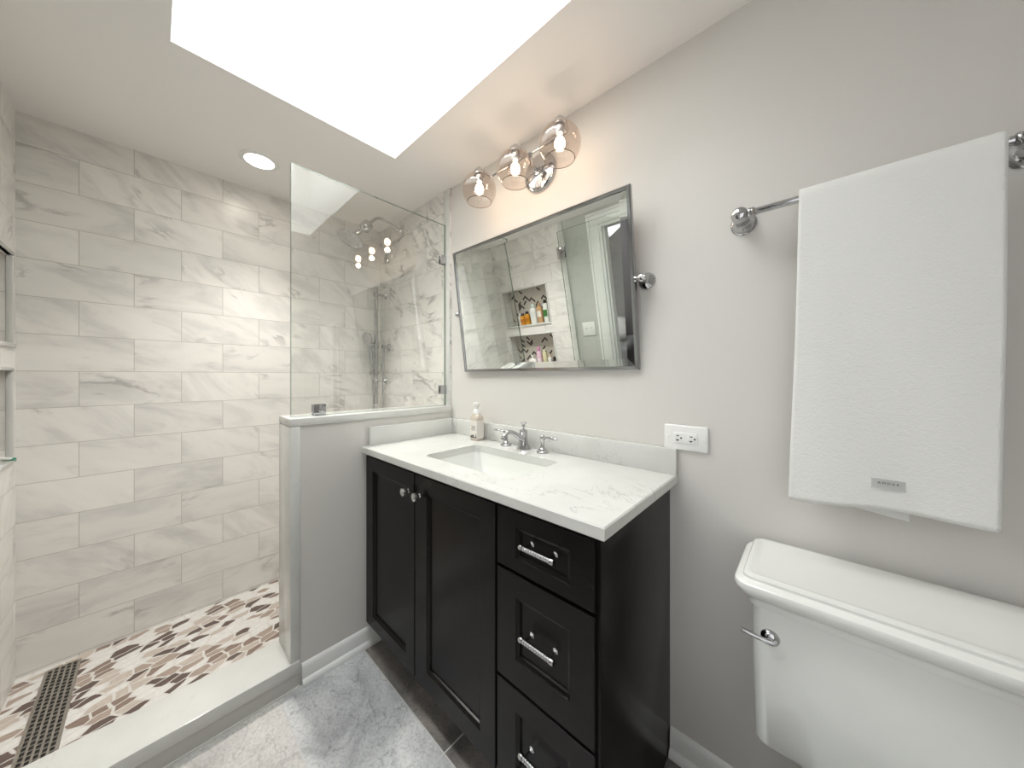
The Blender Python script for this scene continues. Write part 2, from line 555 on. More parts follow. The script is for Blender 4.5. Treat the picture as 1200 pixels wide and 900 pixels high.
# wall opposite the vanity with two niches and the doorway
NX0, NX1 = -2.245, -1.725
NZ = ((0.880, 1.215), (1.315, 1.655))
TX = -1.487
DX0, DX1, DZ = -1.170, -0.42, 2.0
ND = 0.095
wf = MB()
y0, y1 = YN - T, YN
wf.box(XL, NX0, y0, y1, -0.1, cz)
wf.box(NX1, TX, y0, y1, -0.1, cz)
wf.box(NX0, NX1, y0, y1, -0.1, NZ[0][0])
wf.box(NX0, NX1, y0, y1, NZ[0][1], NZ[1][0])
wf.box(NX0, NX1, y0, y1, NZ[1][1], cz)
wf.box(NX0, NX1, y0, y0 + 0.02, NZ[0][0], NZ[0][1])
wf.box(NX0, NX1, y0, y0 + 0.02, NZ[1][0], NZ[1][1])
struct('wall_niche', wf, M['tile_front'], 0, 'marble tiled shower wall with two recessed niches')
wp = MB()
wp.box(TX, DX0, y0, y1 - 0.012, -0.1, cz)
wp.box(DX0, DX1, y0, y1 - 0.012, DZ, cz)
wp.box(DX1, FILL_WIN[0], y0, y1 - 0.012, -0.1, cz)
wp.box(FILL_WIN[1], XR + T, y0, y1 - 0.012, -0.1, cz)
wp.box(FILL_WIN[0], FILL_WIN[1], y0, y1 - 0.012, -0.1, FILL_WIN[2])
wp.box(FILL_WIN[0], FILL_WIN[1], y0, y1 - 0.012, FILL_WIN[3], cz)
struct('wall_front', wp, plain('cool_grey_wall_paint', srgb(196, 197, 193), 0.6), 0, 'grey painted wall around the doorway')
struct('trim_2', MB().box(TX - 0.03, TX + 0.004, y1 - 0.013, y1 + 0.003, 0.10, cz, 0.002), M['bullnose'], 40, 'marble edge strip where niche wall meets paint')
# niche lining: herringbone mosaic at the back and white marble edges
for k, (z0, z1) in enumerate(NZ):
    mb = MB()
    yb = y0 + 0.02
    L_, S_ = 0.052, 0.017
    rng = random.Random(5 + k)
    step = S_
    dirs = ((math.cos(R(45)), math.sin(R(45))), (-math.sin(R(45)), math.cos(R(45))))
    faces_dark = []
    mb.box(NX0 + 0.001, NX1 - 0.001, yb, yb + 0.003, z0, z1)
    for f_ in mb.bm.faces:
        f_.material_index = 2
    for i in range(-34, 70):
        for j in range(-34, 70):
            q = (i - j) % 6
            if q not in (0, 5):
                continue
            uu, vv = i * step, j * step
            if q == 0:
                r0, r1 = (uu, uu + 3 * step), (vv, vv + step)
            else:
                r0, r1 = (uu, uu + step), (vv, vv + 3 * step)
            g = 0.001
            cor = [(r0[0] + g, r1[0] + g), (r0[1] - g, r1[0] + g), (r0[1] - g, r1[1] - g), (r0[0] + g, r1[1] - g)]
            pts = [(NX0 + 0.25 + p * dirs[0][0] + s * dirs[1][0], z0 - 0.1 + p * dirs[0][1] + s * dirs[1][1]) for p, s in cor]
            mx_ = sum(p[0] for p in pts) / 4
            mz_ = sum(p[1] for p in pts) / 4
            if not (NX0 + 0.004 < mx_ < NX1 - 0.004 and z0 + 0.004 < mz_ < z1 - 0.004):
                continue
            pts = [(min(max(px, NX0 + .002), NX1 - .002), min(max(pz, z0 + .002), z1 - .002)) for px, pz in pts]
            fr = [mb.bm.verts.new((px, yb + 0.005, pz)) for px, pz in pts]
            face = mb.bm.faces.new(fr)
            face.material_index = 1 if rng.random() < 0.17 else 0
    struct('trim_%d' % (3 + k), mb, None, 0, 'herringbone mosaic at the back of a shower niche', mats=[M['mosaic_light'], M['mosaic_dark'], M['grout']])
    e = MB()
    t_ = 0.014
    e.box(NX0 - 0.006, NX1 + 0.006, yb, y1 + 0.010, z0 - 0.012, z0 + 0.004, 0.003)
    e.box(NX0 - 0.012, NX1 + 0.012, y1 - t_, y1 + 0.005, z1, z1 + 0.014, 0.004)
    e.box(NX0 - 0.012, NX0 + 0.003, y1 - t_, y1 + 0.005, z0, z1, 0.004)
    e.box(NX1 - 0.003, NX1 + 0.012, y1 - t_, y1 + 0.005, z0, z1, 0.004)
    struct('trim_%d' % (5 + k), e, M['bullnose'], 40, 'white marble pencil edging around a shower niche')

# doorway casing
dc = MB()
yc = y1 - 0.012
CW = 0.090
dc.box(DX0 - CW, DX0, yc, yc + 0.018, 0, DZ, 0.003)
dc.box(DX1, DX1 + CW, yc, yc + 0.018, 0, DZ, 0.003)
dc.box(DX0 - CW, DX1 + CW, yc, yc + 0.018, DZ + 0.0005, DZ + CW, 0.003)
dc.box(DX0 - CW - 0.001, DX0 - CW + 0.018, yc, yc + 0.027, 0, DZ + CW - 0.019, 0.004)
dc.box(DX1 + CW - 0.018, DX1 + CW + 0.001, yc, yc + 0.027, 0, DZ + CW - 0.019, 0.004)
dc.box(DX0 - CW - 0.001, DX1 + CW + 0.001, yc, yc + 0.027, DZ + CW - 0.018, DZ + CW + 0.001, 0.004)
dc.box(DX0 - 0.001, DX0 + 0.02, y0 - 0.005, yc + 0.005, 0, DZ)
dc.box(DX1 - 0.02, DX1 + 0.001, y0 - 0.005, yc + 0.005, 0, DZ)
dc.box(DX0 + 0.02, DX1 - 0.02, y0 - 0.005, yc + 0.005, DZ - 0.02, DZ - 0.0005)
dc.box(DX0 + 0.02, DX0 + 0.032, y0 + 0.05, y0 + 0.085, 0, DZ - 0.02)
struct('door_1', dc, M['white_paint'], 40, 'white doorway casing to the dark bedroom')

fw_ = MB()
for (xa, xb, za, zb) in ((FILL_WIN[0], FILL_WIN[1], FILL_WIN[2], FILL_WIN[2] + 0.05), (FILL_WIN[0], FILL_WIN[1], FILL_WIN[3] - 0.05, FILL_WIN[3]), (FILL_WIN[0], FILL_WIN[0] + 0.05, FILL_WIN[2], FILL_WIN[3]),
                         (FILL_WIN[1] - 0.05, FILL_WIN[1], FILL_WIN[2], FILL_WIN[3]), (FILL_WIN[0], FILL_WIN[1], (FILL_WIN[2] + FILL_WIN[3]) / 2 - 0.02, (FILL_WIN[2] + FILL_WIN[3]) / 2 + 0.02)):
    fw_.box(xa, xb, y0 + 0.02, y0 + 0.06, za, zb)
win_fill = struct('window_fill', fw_, M['white_paint'], 0)  # added, unseen window: soft frontal light for towel, toilet and vanity
MB().box(FILL_WIN[0] + 0.03, FILL_WIN[1] - 0.03, y0 + 0.038, y0 + 0.042, FILL_WIN[2] + 0.03, FILL_WIN[3] - 0.03).build('glass_pane', M['fill_pane'], win_fill, 0)  # pane of the added, unseen fill window
struct('wall_right', MB().box(XR, XR + T, YN - T, D, -0.1, cz), M['paint'], 0)

# bedroom beyond the doorway
BY = -2.75
bx0, bx1 = -3.0, -0.30
struct('floor_bedroom', MB().box(bx0, bx1, BY, -0.45, -0.1, 0.0), M['bed_floor'], 0)
bw = MB()
bw.box(bx0, bx1, BY - T, BY, 0, 2.9)
bw.box(bx0 - T, bx0, BY, YN - T, 0, 2.9)
bw.box(bx1, bx1 + T, BY, YN - T, 0, 2.9)
struct('wall_bedroom', bw, M['bed_wall'], 0, 'charcoal bedroom wall seen through the doorway in the mirror')
bc = MB()
bc.bm.faces.new([bc.bm.verts.new(p) for p in ((bx0, BY, 1.75), (bx0, YN - T, 1.75), (-0.95, YN - T, 2.9), (-0.95, BY, 2.9))])
bc.bm.faces.new([bc.bm.verts.new(p) for p in ((-0.95, BY, 2.9), (-0.95, YN - T, 2.9), (bx1, YN - T, 2.9), (bx1, BY, 2.9))])
bmesh.ops.solidify(bc.bm, geom=bc.bm.faces[:], thickness=-0.05)
struct('ceiling_bedroom', bc, M['bed_ceiling'], 0, 'sloped white bedroom ceiling')

# ------------------------------------------------------------------ low partition, curb, baseboards
PY0 = 0.351
struct('wall_partition', MB().box(-1.614, XP - 0.004, PY0 + 0.030, D - 0.010, 0.0, 1.004), M['paint'], 0, 'grey painted low partition between shower and vanity')
struct('trim_7', MB().box(-1.620, -1.614, PY0 + 0.030, D - 0.010, 0.009, 1.004), M['tile_back'], 0, 'marble tile on the shower side of the partition')
struct('trim_8', MB().box(-1.625, XP + 0.002, PY0, D - 0.010, 1.001, 1.032, 0.003), M['quartz'], 40, 'white quartz cap on the low partition')
struct('trim_9', MB().box(-1.625, XP + 0.002, PY0, PY0 + 0.034, 0.103, 1.001, 0.003), M['quartz'], 40, 'white quartz end panel of the low partition')
struct('trim_10', MB().box(-1.630, XP + 0.010, YN, PY0 + 0.030, 0.062, 0.103, 0.003), M['quartz'], 40, 'white quartz top slab of the shower curb')
struct('trim_11', MB().box(-1.622, XP + 0.003, YN, PY0 + 0.034, 0.0, 0.062, 0.001), plain('curb_tile', srgb(205, 203, 198), 0.3), 40, 'pale tiled face of the shower curb')
struct('trim_12', MB().box(XP + 0.002, XP + 0.008, YN, PY0 + 0.03, 0.0, 0.005), M['caulk'], 0)
struct('trim_13', MB().box(XP + 0.002, XP + 0.008, YN, PY0 + 0.03, 0.058, 0.063), M['caulk'], 0)


def baseboard(name, x0, x1, yw):
    """profile along X on a wall at yw facing -Y"""
    prof = [(0, 0), (-0.026, 0), (-0.026, 0.008), (-0.023, 0.016), (-0.016, 0.022), (-0.012, 0.023), (-0.012, 0.066), (-0.009, 0.074), (-0.004, 0.080), (0, 0.082)]
    mb = MB().loft([[(x0, yw + p, z) for p, z in prof], [(x1, yw + p, z) for p, z in prof]])
    return mb


prof = [(0, 0), (0.026, 0), (0.026, 0.008), (0.023, 0.016), (0.016, 0.022), (0.012, 0.023), (0.012, 0.064), (0.009, 0.071), (0.004, 0.077), (0, 0.079)]
bb = MB().loft([[(XP - 0.004 + p, PY0 + 0.038, z) for p, z in prof], [(XP - 0.004 + p, D - 0.010, z) for p, z in prof]])
struct('baseboard_left', bb, M['white_paint'], 30, 'white baseboard along the low partition')
struct('baseboard_back', baseboard('b', -0.331, XR, D), M['white_paint'], 30, 'white baseboard behind the toilet')

# ------------------------------------------------------------------ vanity cabinet
YF = 0.635
CX0, CX1 = -1.452, -0.333
CZ0, CZ1 = 0.100, 0.857
van = thing('vanity_cabinet', 'dark espresso vanity cabinet with two doors and a stack of drawers', 'cabinet', ((CX0 + CX1) / 2, 0.88, 0))
bd = MB()
bd.box(CX0, CX0 + 0.018, YF + 0.021, D - 0.003, CZ0, CZ1, 0.001)
bd.box(CX1 - 0.018, CX1, YF + 0.012, D - 0.003, 0.0, CZ1, 0.001)
bd.box(CX0, CX1 - 0.01, YF + 0.021, D - 0.003, CZ0, CZ0 + 0.02)
bd.box(CX0 + 0.01, CX1 - 0.01, D - 0.02, D - 0.003, CZ0, CZ1)
bd.box(CX0, CX1 - 0.004, YF + 0.021, YF + 0.04, CZ0, CZ1)
bd.build('body', M['espresso'], van, 30)
MB().box(CX0 + 0.01, CX1 - 0.018, YF + 0.09, YF + 0.105, 0.0, CZ0).build('toe_kick', M['toe_board'], van, 0)


def shaker(x0, x1, z0, z1, rx0, rx1, rz0, rz1, rec=0.011, lip=0.012):
    """framed front with a sunk panel; r* are the panel's bounds"""
    mb = MB()
    th = 0.020
    e = 0.0018
    def ring(ax0, ax1, az0, az1, y):
        return [(ax0, y, az0), (ax1, y, az0), (ax1, y, az1), (ax0, y, az1)]
    rings = [ring(x0, x1, z0, z1, YF + th), ring(x0, x1, z0, z1, YF + e), ring(x0 + e, x1 - e, z0 + e, z1 - e, YF),
             ring(rx0 - lip, rx1 + lip, rz0 - lip, rz1 + lip, YF), ring(rx0 - lip * 0.75, rx1 + lip * 0.75, rz0 - lip * 0.75, rz1 + lip * 0.75, YF + 0.003),
             ring(rx0 - 0.002, rx1 + 0.002, rz0 - 0.002, rz1 + 0.002, YF + 0.006), ring(rx0, rx1, rz0, rz1, YF + rec)]
    mb.loft(rings)
    return mb


def knob(x, z, parent):
    p = [(0.0075, 0), (0.0075, 0.003), (0.0045, 0.006), (0.004, 0.012), (0.006, 0.016), (0.013, 0.019), (0.0155, 0.023), (0.0145, 0.028), (0.009, 0.031), (0, 0.032)]
    return MB().lathe(p, (x, YF, z), (0, -1, 0), 24, 1.0, 1.0).build('knob', M['chrome'], parent)


zt_, zb_ = CZ1 - 0.012, 0.111
d1 = shaker(-1.452, -1.0575, zb_, zt_, -1.378, -1.128, 0.176, 0.776).build('door', M['espresso'], van, 20)
knob(-1.093, 0.775, d1)
d2 = shaker(-1.0525, -0.6435, zb_, zt_, -0.967, -0.716, 0.186, 0.776).build('door', M['espresso'], van, 20)
knob(-1.018, 0.775, d2)


def pull(x, z, parent):
    mb = MB()
    hl = 0.052
    for s in (-1, 1):
        px = x + s * 0.036
        mb.lathe([(0.008, 0), (0.008, 0.002), (0.005, 0.005), (0.0038, 0.009), (0.0038, 0.026)], (px, YF + 0.011, z), (0, -1, 0), 16)
    prof_, n = [(0, -hl), (0.006, -hl), (0.0075, -hl + 0.003), (0.0075, -hl + 0.010)], 11
    for k in range(n):
        a_ = -hl + 0.011 + k * (2 * hl - 0.022) / n
        s_ = (2 * hl - 0.022) / n
        prof_ += [(0.0050, a_), (0.0066, a_ + s_ * 0.3), (0.0066, a_ + s_ * 0.7), (0.0050, a_ + s_)]
    prof_ += [(0.0075, hl - 0.010), (0.0075, hl - 0.003), (0.006, hl), (0, hl)]
    mb.lathe(prof_, (x, YF - 0.019, z), (1, 0, 0), 18)
    o = mb.build('pull_handle', M['chrome'], parent, 30)
    o['label'] = 'ribbed chrome bar pull'
    return o


DXA, DXB = -0.636, -0.342
for z0, z1, r0, r1, hz in ((0.687, zt_, 0.733, 0.791, 0.770), (0.389, 0.678, 0.470, 0.609, 0.541), (0.111, 0.381, 0.19, 0.312, 0.252)):
    dr = shaker(DXA, DXB, z0, z1, -0.556, -0.414, r0, r1).build('drawer', M['espresso'], van, 20)
    pull(-0.486, hz, dr)

# ------------------------------------------------------------------ countertop with sink cut-out
KX0, KX1, KY0, KY1, KZ = -1.456, -0.310, 0.618, D - 0.001, 0.887
ct = thing('countertop', 'white veined quartz vanity countertop with low backsplash', 'countertop', ((KX0 + KX1) / 2, 0.86, KZ - 0.03))
SX0, SX1, SY0, SY1 = -1.115, -0.665, 0.712, 0.985


def slab():
    bm = bmesh.new()
    e = 0.003
    outer = [(KX0 + e, KY0 + e), (KX1 - e, KY0 + e), (KX1 - e, KY1), (KX0 + e, KY1)]
    inner = [(p[0], p[1]) for p in rrect(SX0, SX1, SY0, SY1, 0.028, 0, 6)]
    def top(z):
        vo = [bm.verts.new((x, y, z)) for x, y in outer]
        vi = [bm.verts.new((x, y, z)) for x, y in inner]
        es = [bm.edges.new((vo[i], vo[(i + 1) % 4])) for i in range(4)]
        es += [bm.edges.new((vi[i], vi[(i + 1) % len(vi)])) for i in range(len(vi))]
        bmesh.ops.triangle_fill(bm, use_beauty=True, use_dissolve=False, edges=es)
        return vo, vi
    o1, i1 = top(KZ)
    o2, i2 = top(KZ - 0.030)
    full = [(KX0, KY0), (KX1, KY0), (KX1, KY1), (KX0, KY1)]
    m1 = [bm.verts.new((x, y, KZ - e)) for x, y in full]
    m2 = [bm.verts.new((x, y, KZ - 0.030 + e)) for x, y in full]
    for a, b in ((o1, m1), (m1, m2), (m2, o2), (i1, i2)):
        n = len(a)
        for k in range(n):
            bm.faces.new((a[k], a[(k + 1) % n], b[(k + 1) % n], b[k]))
    mb = MB()
    mb.bm.free()
    mb.bm = bm
    return mb


slab().build('slab', M['quartz'], ct, 20)
MB().box(KX0, KX1, D - 0.021, D - 0.001, KZ, KZ + 0.081, 0.0015).build('backsplash', M['quartz'], ct, 30)
MB().box(KX0, KX0 + 0.020, 0.646, D - 0.021, KZ, KZ + 0.081, 0.0015).build('side_splash', M['quartz'], ct, 30)

sk = thing('sink_basin', 'rectangular white porcelain sink set under the countertop', 'sink', ((SX0 + SX1) / 2, (SY0 + SY1) / 2, KZ - 0.17))
rings = []
zr = KZ - 0.0305
for inset, z, r in ((-0.022, zr, 0.04), (-0.022, zr - 0.012, 0.04), (0.0, zr - 0.03, 0.035), (0.03, zr - 0.125, 0.05), (0.075, zr - 0.148, 0.05)):
    rings.append(rrect(SX0 + inset, SX1 - inset, SY0 + inset, SY1 - inset, r, z, 6))
inner = []
for inset, z, r in ((0.0, zr, 0.03), (0.008, zr - 0.04, 0.034), (0.022, zr - 0.100, 0.045), (0.040, zr - 0.122, 0.05), (0.085, zr - 0.135, 0.04), (0.125, zr - 0.138, 0.009)):
    inner.append(rrect(SX0 + inset, SX1 - inset, SY0 + inset, SY1 - inset, r, z, 6))
MB().loft(inner[::-1] + rings, True, True).build('bowl', M['porcelain'], sk, 50)
MB().lathe([(0, 0.003), (0.012, 0.003), (0.014, 0.002), (0.024, 0.003), (0.026, 0.001), (0.026, -0.004)], ((SX0 + SX1) / 2, 0.85, zr - 0.137), (0, 0, 1), 28).build('drain', M['chrome'], sk)

# ------------------------------------------------------------------ faucet
fx, fy = -0.900, 1.058
fc = thing('faucet', 'chrome widespread sink faucet with two lever handles', 'faucet', (fx, fy, KZ))
sp_ = MB()
sp_.lathe([(0, 0), (0.028, 0), (0.030, 0.004), (0.028, 0.008), (0.0245, 0.014), (0.0195, 0.026), (0.0165, 0.042), (0.0160, 0.058), (0.0165, 0.070), (0.017, 0.076), (0.014, 0.082), (0, 0.083)], (fx, fy, KZ), n=36)
path = bez((fx, fy - 0.004, KZ + 0.040), (fx, fy - 0.035, KZ + 0.052), (fx, fy - 0.060, KZ + 0.084), (fx, fy - 0.092, KZ + 0.083), 14) + \
    bez((fx, fy - 0.092, KZ + 0.083), (fx, fy - 0.110, KZ + 0.082), (fx, fy - 0.118, KZ + 0.070), (fx, fy - 0.121, KZ + 0.056), 8)[1:]
n_ = len(path)
sp_.tube(path, [0.0150 - 0.0065 * min(1, i / 10) + (0.0028 if i > n_ - 5 else 0) for i in range(n_)], 20)
sp_.build('spout', M['chrome'], fc, 50)
MB().lathe([(0.004, 0), (0.004, 0.010), (0.0075, 0.013), (0.0075, 0.017), (0.005, 0.020), (0.006, 0.023), (0.0135, 0.025), (0.0148, 0.028), (0.011, 0.031), (0, 0.032)], (fx, fy, KZ + 0.083), n=24).build('lift_knob', M['chrome'], fc)
for s, hx in ((-1, -1.002), (1, -0.800)):
    h = MB().lathe([(0, 0), (0.024, 0), (0.0245, 0.004), (0.022, 0.007), (0.017, 0.009), (0.0165, 0.014), (0.0120, 0.018), (0.0085, 0.024), (0.0075, 0.034), (0.0078, 0.050), (0.0098, 0.053), (0.0105, 0.060), (0.0095, 0.067), (0.006, 0.071), (0, 0.072)], (hx, fy, KZ), n=28).build('handle', M['chrome'], fc, 50)
    pts = [(hx + s * t, fy - 0.004 * t / 0.075, KZ + 0.060 + 0.004 * math.sin(t / 0.075 * 3.0) + 0.0) for t in [0.004 + 0.0075 * i for i in range(10)]]
    MB().tube(pts, [0.005, 0.0048, 0.0042, 0.0042, 0.0048, 0.0054, 0.006, 0.0062, 0.0058, 0.004], 14).build('lever', M['chrome'], h, 50)

# ------------------------------------------------------------------ soap bottle
sx, sy = -1.190, 1.052
sb = thing('soap_bottle', 'clear foaming soap bottle with white pump on the countertop beside the faucet', 'soap dispenser', (sx, sy, KZ))
M['soap'] = plain('peach_soap', srgb(204, 192, 178), 0.15, coat=0.6)
M['label'] = plain('soap_label', srgb(226, 222, 214), 0.5)
M['ink'] = plain('label_ink', srgb(74, 68, 66), 0.6)
hw, hd = 0.027, 0.022
rr = lambda k, z, r: rrect(sx - hw * k, sx + hw * k, sy - hd * k, sy + hd * k, r, z, 5)
MB().loft([rr(0.93, KZ, 0.008), rr(1, KZ + 0.004, 0.009), rr(1, KZ + 0.106, 0.009), rr(0.95, KZ + 0.114, 0.010), rr(0.78, KZ + 0.121, 0.012), rr(0.70, KZ + 0.124, 0.0125), rr(0.68, KZ + 0.128, 0.0125)]).build('bottle', M['soap'], sb, 50)
lb = MB().box(sx - hw + 0.004, sx + hw - 0.002, sy - hd - 0.0008, sy - hd + 0.002, KZ + 0.012, KZ + 0.096)
lb.box(sx + hw - 0.002, sx + hw + 0.0008, sy - hd + 0.003, sy + hd - 0.003, KZ + 0.012, KZ + 0.096)
lbo = lb.build('label', M['label'], sb, 0)
ik = MB()
yk = sy - hd - 0.0016
for (ax, bx_, az, bz) in ((-0.016, 0.012, 0.070, 0.0715), (-0.010, 0.014, 0.062, 0.0655), (-0.016, 0.015, 0.054, 0.0565), (-0.012, 0.010, 0.049, 0.0500)):
    ik.box(sx + ax, sx + bx_, yk, yk + 0.001, KZ + az, KZ + bz)
rng = random.Random(3)
for k in range(9):
    ax = -0.020 + k * 0.005
    ik.box(sx + ax, sx + ax + 0.0035, yk, yk + 0.001, KZ + 0.014, KZ + 0.018 + rng.random() * 0.018)
ik.build('print', M['ink'], lbo, 0)
pm = MB().lathe([(0.0165, 0), (0.0165, 0.014), (0.0155, 0.016), (0.013, 0.018), (0.013, 0.020), (0.0085, 0.022), (0.008, 0.034), (0.0135, 0.036), (0.0155, 0.041), (0.0155, 0.050), (0.0145, 0.053), (0, 0.054)], (sx, sy, KZ + 0.128), n=28)
pm.tube([(sx, sy - 0.004, KZ + 0.174), (sx, sy - 0.019, KZ + 0.173)], 0.005, 12)
pm.build('pump', M['plastic'], sb)

# ------------------------------------------------------------------ pivot mirror
TH, OFF, MZ, MH = 0.132, 0.060, 0.316 + H, 0.598
MX0, MX1 = -1.327, -0.427
mir = thing('pivot_mirror', 'wide chrome framed pivot mirror tilted forward over the sink', 'mirror', ((MX0 + MX1) / 2, D, MZ))
TM = Matrix.Translation((0, D - OFF, MZ)) @ Matrix.Translation(((MX0 + MX1) / 2, 0, 0)) @ Matrix.Rotation(0.0135, 4, 'Z') @ Matrix.Translation((-(MX0 + MX1) / 2, 0, 0)) @ Matrix.Rotation(TH, 4, 'X')


def ringxz(x0, x1, z0, z1, y):
    return [(x0, y, z0), (x1, y, z0), (x1, y, z1), (x0, y, z1)]


hh = MH / 2
fr = MB()
e = 0.013
fr.loft([ringxz(MX0 + e, MX1 - e, -hh + e, hh - e, 0.006), ringxz(MX0 + e, MX1 - e, -hh + e, hh - e, 0.001), ringxz(MX0 + 0.003, MX1 - 0.003, -hh + 0.003, hh - 0.003, 0.0),
         ringxz(MX0, MX1, -hh, hh, 0.003), ringxz(MX0, MX1, -hh, hh, 0.017), ringxz(MX0 + e, MX1 - e, -hh + e, hh - e, 0.018)], False, True)
fr.xform(TM)
M['frame'] = plain('polished_frame_metal', (0.42, 0.42, 0.43, 1), 0.10, 1.0)
fr.build('frame', M['frame'], mir, 30)
gl = MB()
bv = 0.026
gl.loft([ringxz(MX0 + e - 0.002, MX1 - e + 0.002, -hh + e - 0.002, hh - e + 0.002, 0.0055), ringxz(MX0 + e + bv, MX1 - e - bv, -hh + e + bv, hh - e - bv, 0.0038)], False, True)
gl.xform(TM)
gl.build('mirror_glass', M['mirror'], mir, 0)
for s, bx_ in ((-1, MX0), (1, MX1)):
    bk = MB()
    cx = bx_ + s * 0.022
    bk.lathe([(0, 0), (0.028, 0), (0.028, 0.004), (0.024, 0.008), (0.022, 0.010), (0.018, 0.015), (0.010, 0.020), (0.0085, 0.030), (0.009, 0.040), (0.0125, 0.045), (0.0135, 0.051), (0.0125, 0.057), (0.008, 0.061), (0, 0.062)], (cx, D, MZ), (0, -1, 0), 28)
    bk.lathe([(0, -0.006), (0.0095, -0.006), (0.0095, -0.002), (0.006, 0.001), (0.006, 0.020), (0.011, 0.022), (0.011, 0.027), (0, 0.028)], (cx + s * 0.006, D - 0.051, MZ), (-s, 0, 0), 20)
    bk.build('bracket', M['chrome'], mir, 50)

# ------------------------------------------------------------------ vanity light
GX = (-1.085, -0.872, -0.660)
GY, GZ, GR = D - 0.140, 0.822 + H, 0.0745
vl = thing('vanity_light', 'chrome vanity light with three clear glass globes above the mirror', 'wall light', (-0.862, D, 2.07))
bp = MB().lathe([(0, 0), (0.080, 0), (0.080, 0.010), (0.076, 0.016), (0.067, 0.019), (0.020, 0.022), (0.016, 0.028), (0, 0.030)], (-0.850, D, 2.056), (0, -1, 0), 48)
bp.build('backplate', M['chrome'], vl, 40)
arm = MB()
ZB = 2.105
arm.tube([(-0.850, D - 0.02, 2.056), (-0.850, D - 0.060, 2.060), (-0.850, D - 0.075, ZB)], 0.008, 16)
arm.tube([(GX[0] + 0.02, D - 0.075, ZB), (GX[2] - 0.02, D - 0.075, ZB)], 0.0065, 16)
for gx in GX:
    s = 1 if gx < -0.9 else (-1 if gx > -0.8 else 0)
    if s:
        arm.tube(bez((gx + s * 0.02, D - 0.075, ZB), (gx, D - 0.075, ZB), (gx, D - 0.10, ZB + 0.006), (gx, GY + 0.004, ZB + 0.005), 10), 0.0065, 14)
    else:
        arm.tube(bez((gx, D - 0.075, ZB), (gx, D - 0.095, ZB), (gx, D - 0.115, ZB + 0.006), (gx, GY + 0.004, ZB + 0.005), 10), 0.0065, 14)
    arm.lathe([(0, 0.022), (0.010, 0.022), (0.012, 0.018), (0.012, 0.012), (0.024, 0.008), (0.026, 0.0), (0.026, -0.010), (0.017, -0.010), (0.015, -0.048), (0.012, -0.052), (0, -0.052)], (gx, GY, GZ + GR), n=24)
arm.build('arm', M['chrome'], vl, 50)
lamp_pos = []
for gx in GX:
    pr = []
    for k in range(25):
        a_ = R(18 + (135 - 18) * k / 24)
        pr.append((GR * math.sin(a_), GR * math.cos(a_)))
    g = MB().lathe(pr, (gx, GY, GZ), n=40).build('globe_shade', M['globe'], vl, 80)
    a_ = R(135)
    rim = [(GX_, z_) for GX_, z_ in ((GR * math.sin(a_) - 0.0015, GR * math.cos(a_)), (GR * math.sin(a_), GR * math.cos(a_) - 0.0016), (GR * math.sin(a_) + 0.0015, GR * math.cos(a_)), (GR * math.sin(a_), GR * math.cos(a_) + 0.0016))]
    rm = MB().lathe(rim + rim[:1], (gx, GY, GZ), n=40).build('rim', plain('globe_rim', srgb(92, 80, 72), 0.2) if gx == GX[0] else bpy.data.materials['globe_rim'], g, 80)
    MB().lathe([(0, -0.025), (0.008, -0.0235), (0.0145, -0.018), (0.0185, -0.009), (0.019, 0.0), (0.016, 0.009), (0.011, 0.015), (0.009, 0.018), (0, 0.0185)], (gx, GY, GZ + 0.006), n=20).build('light_bulb', M['bulb'], vl, 80)
    l = bpy.data.lights.new('bulb_light', 'POINT')
    l.energy = BULB_W
    l.color = (1.0, 0.80, 0.63)
    l.shadow_soft_size = 0.016
    lo = bpy.data.objects.new('bulb_light', l)
    lo.location = (gx, GY, GZ - 0.045)
    COL.objects.link(lo)

# ------------------------------------------------------------------ recessed ceiling light
rx, ry = -1.962, 0.346
rl = thing('recessed_light', 'round recessed ceiling light over the shower', 'ceiling light', (rx, ry, ZC))
MB().lathe([(0.056, 0.0), (0.058, -0.006), (0.066, -0.007), (0.076, -0.004), (0.077, 0.0), (0.056, 0.0)], (rx, ry, ZC), n=48).build('trim_ring', M['white_paint'], rl, 60)
MB().lathe([(0, -0.002), (0.056, -0.002), (0.0565, 0.0), (0, 0.0)], (rx, ry, ZC), n=40).build('lens', M['led'], rl, 0)
l = bpy.data.lights.new('recessed_spot', 'SPOT')
l.energy = DOWN_W
l.color = (1.0, 0.965, 0.91)
l.spot_size = R(116)
l.spot_blend = 1.0
l.shadow_soft_size = 0.05
lo = bpy.data.objects.new('recessed_spot', l)
lo.location = (rx, ry, ZC - 0.02)
lo.rotation_euler = (0, R(-17), 0)
COL.objects.link(lo)

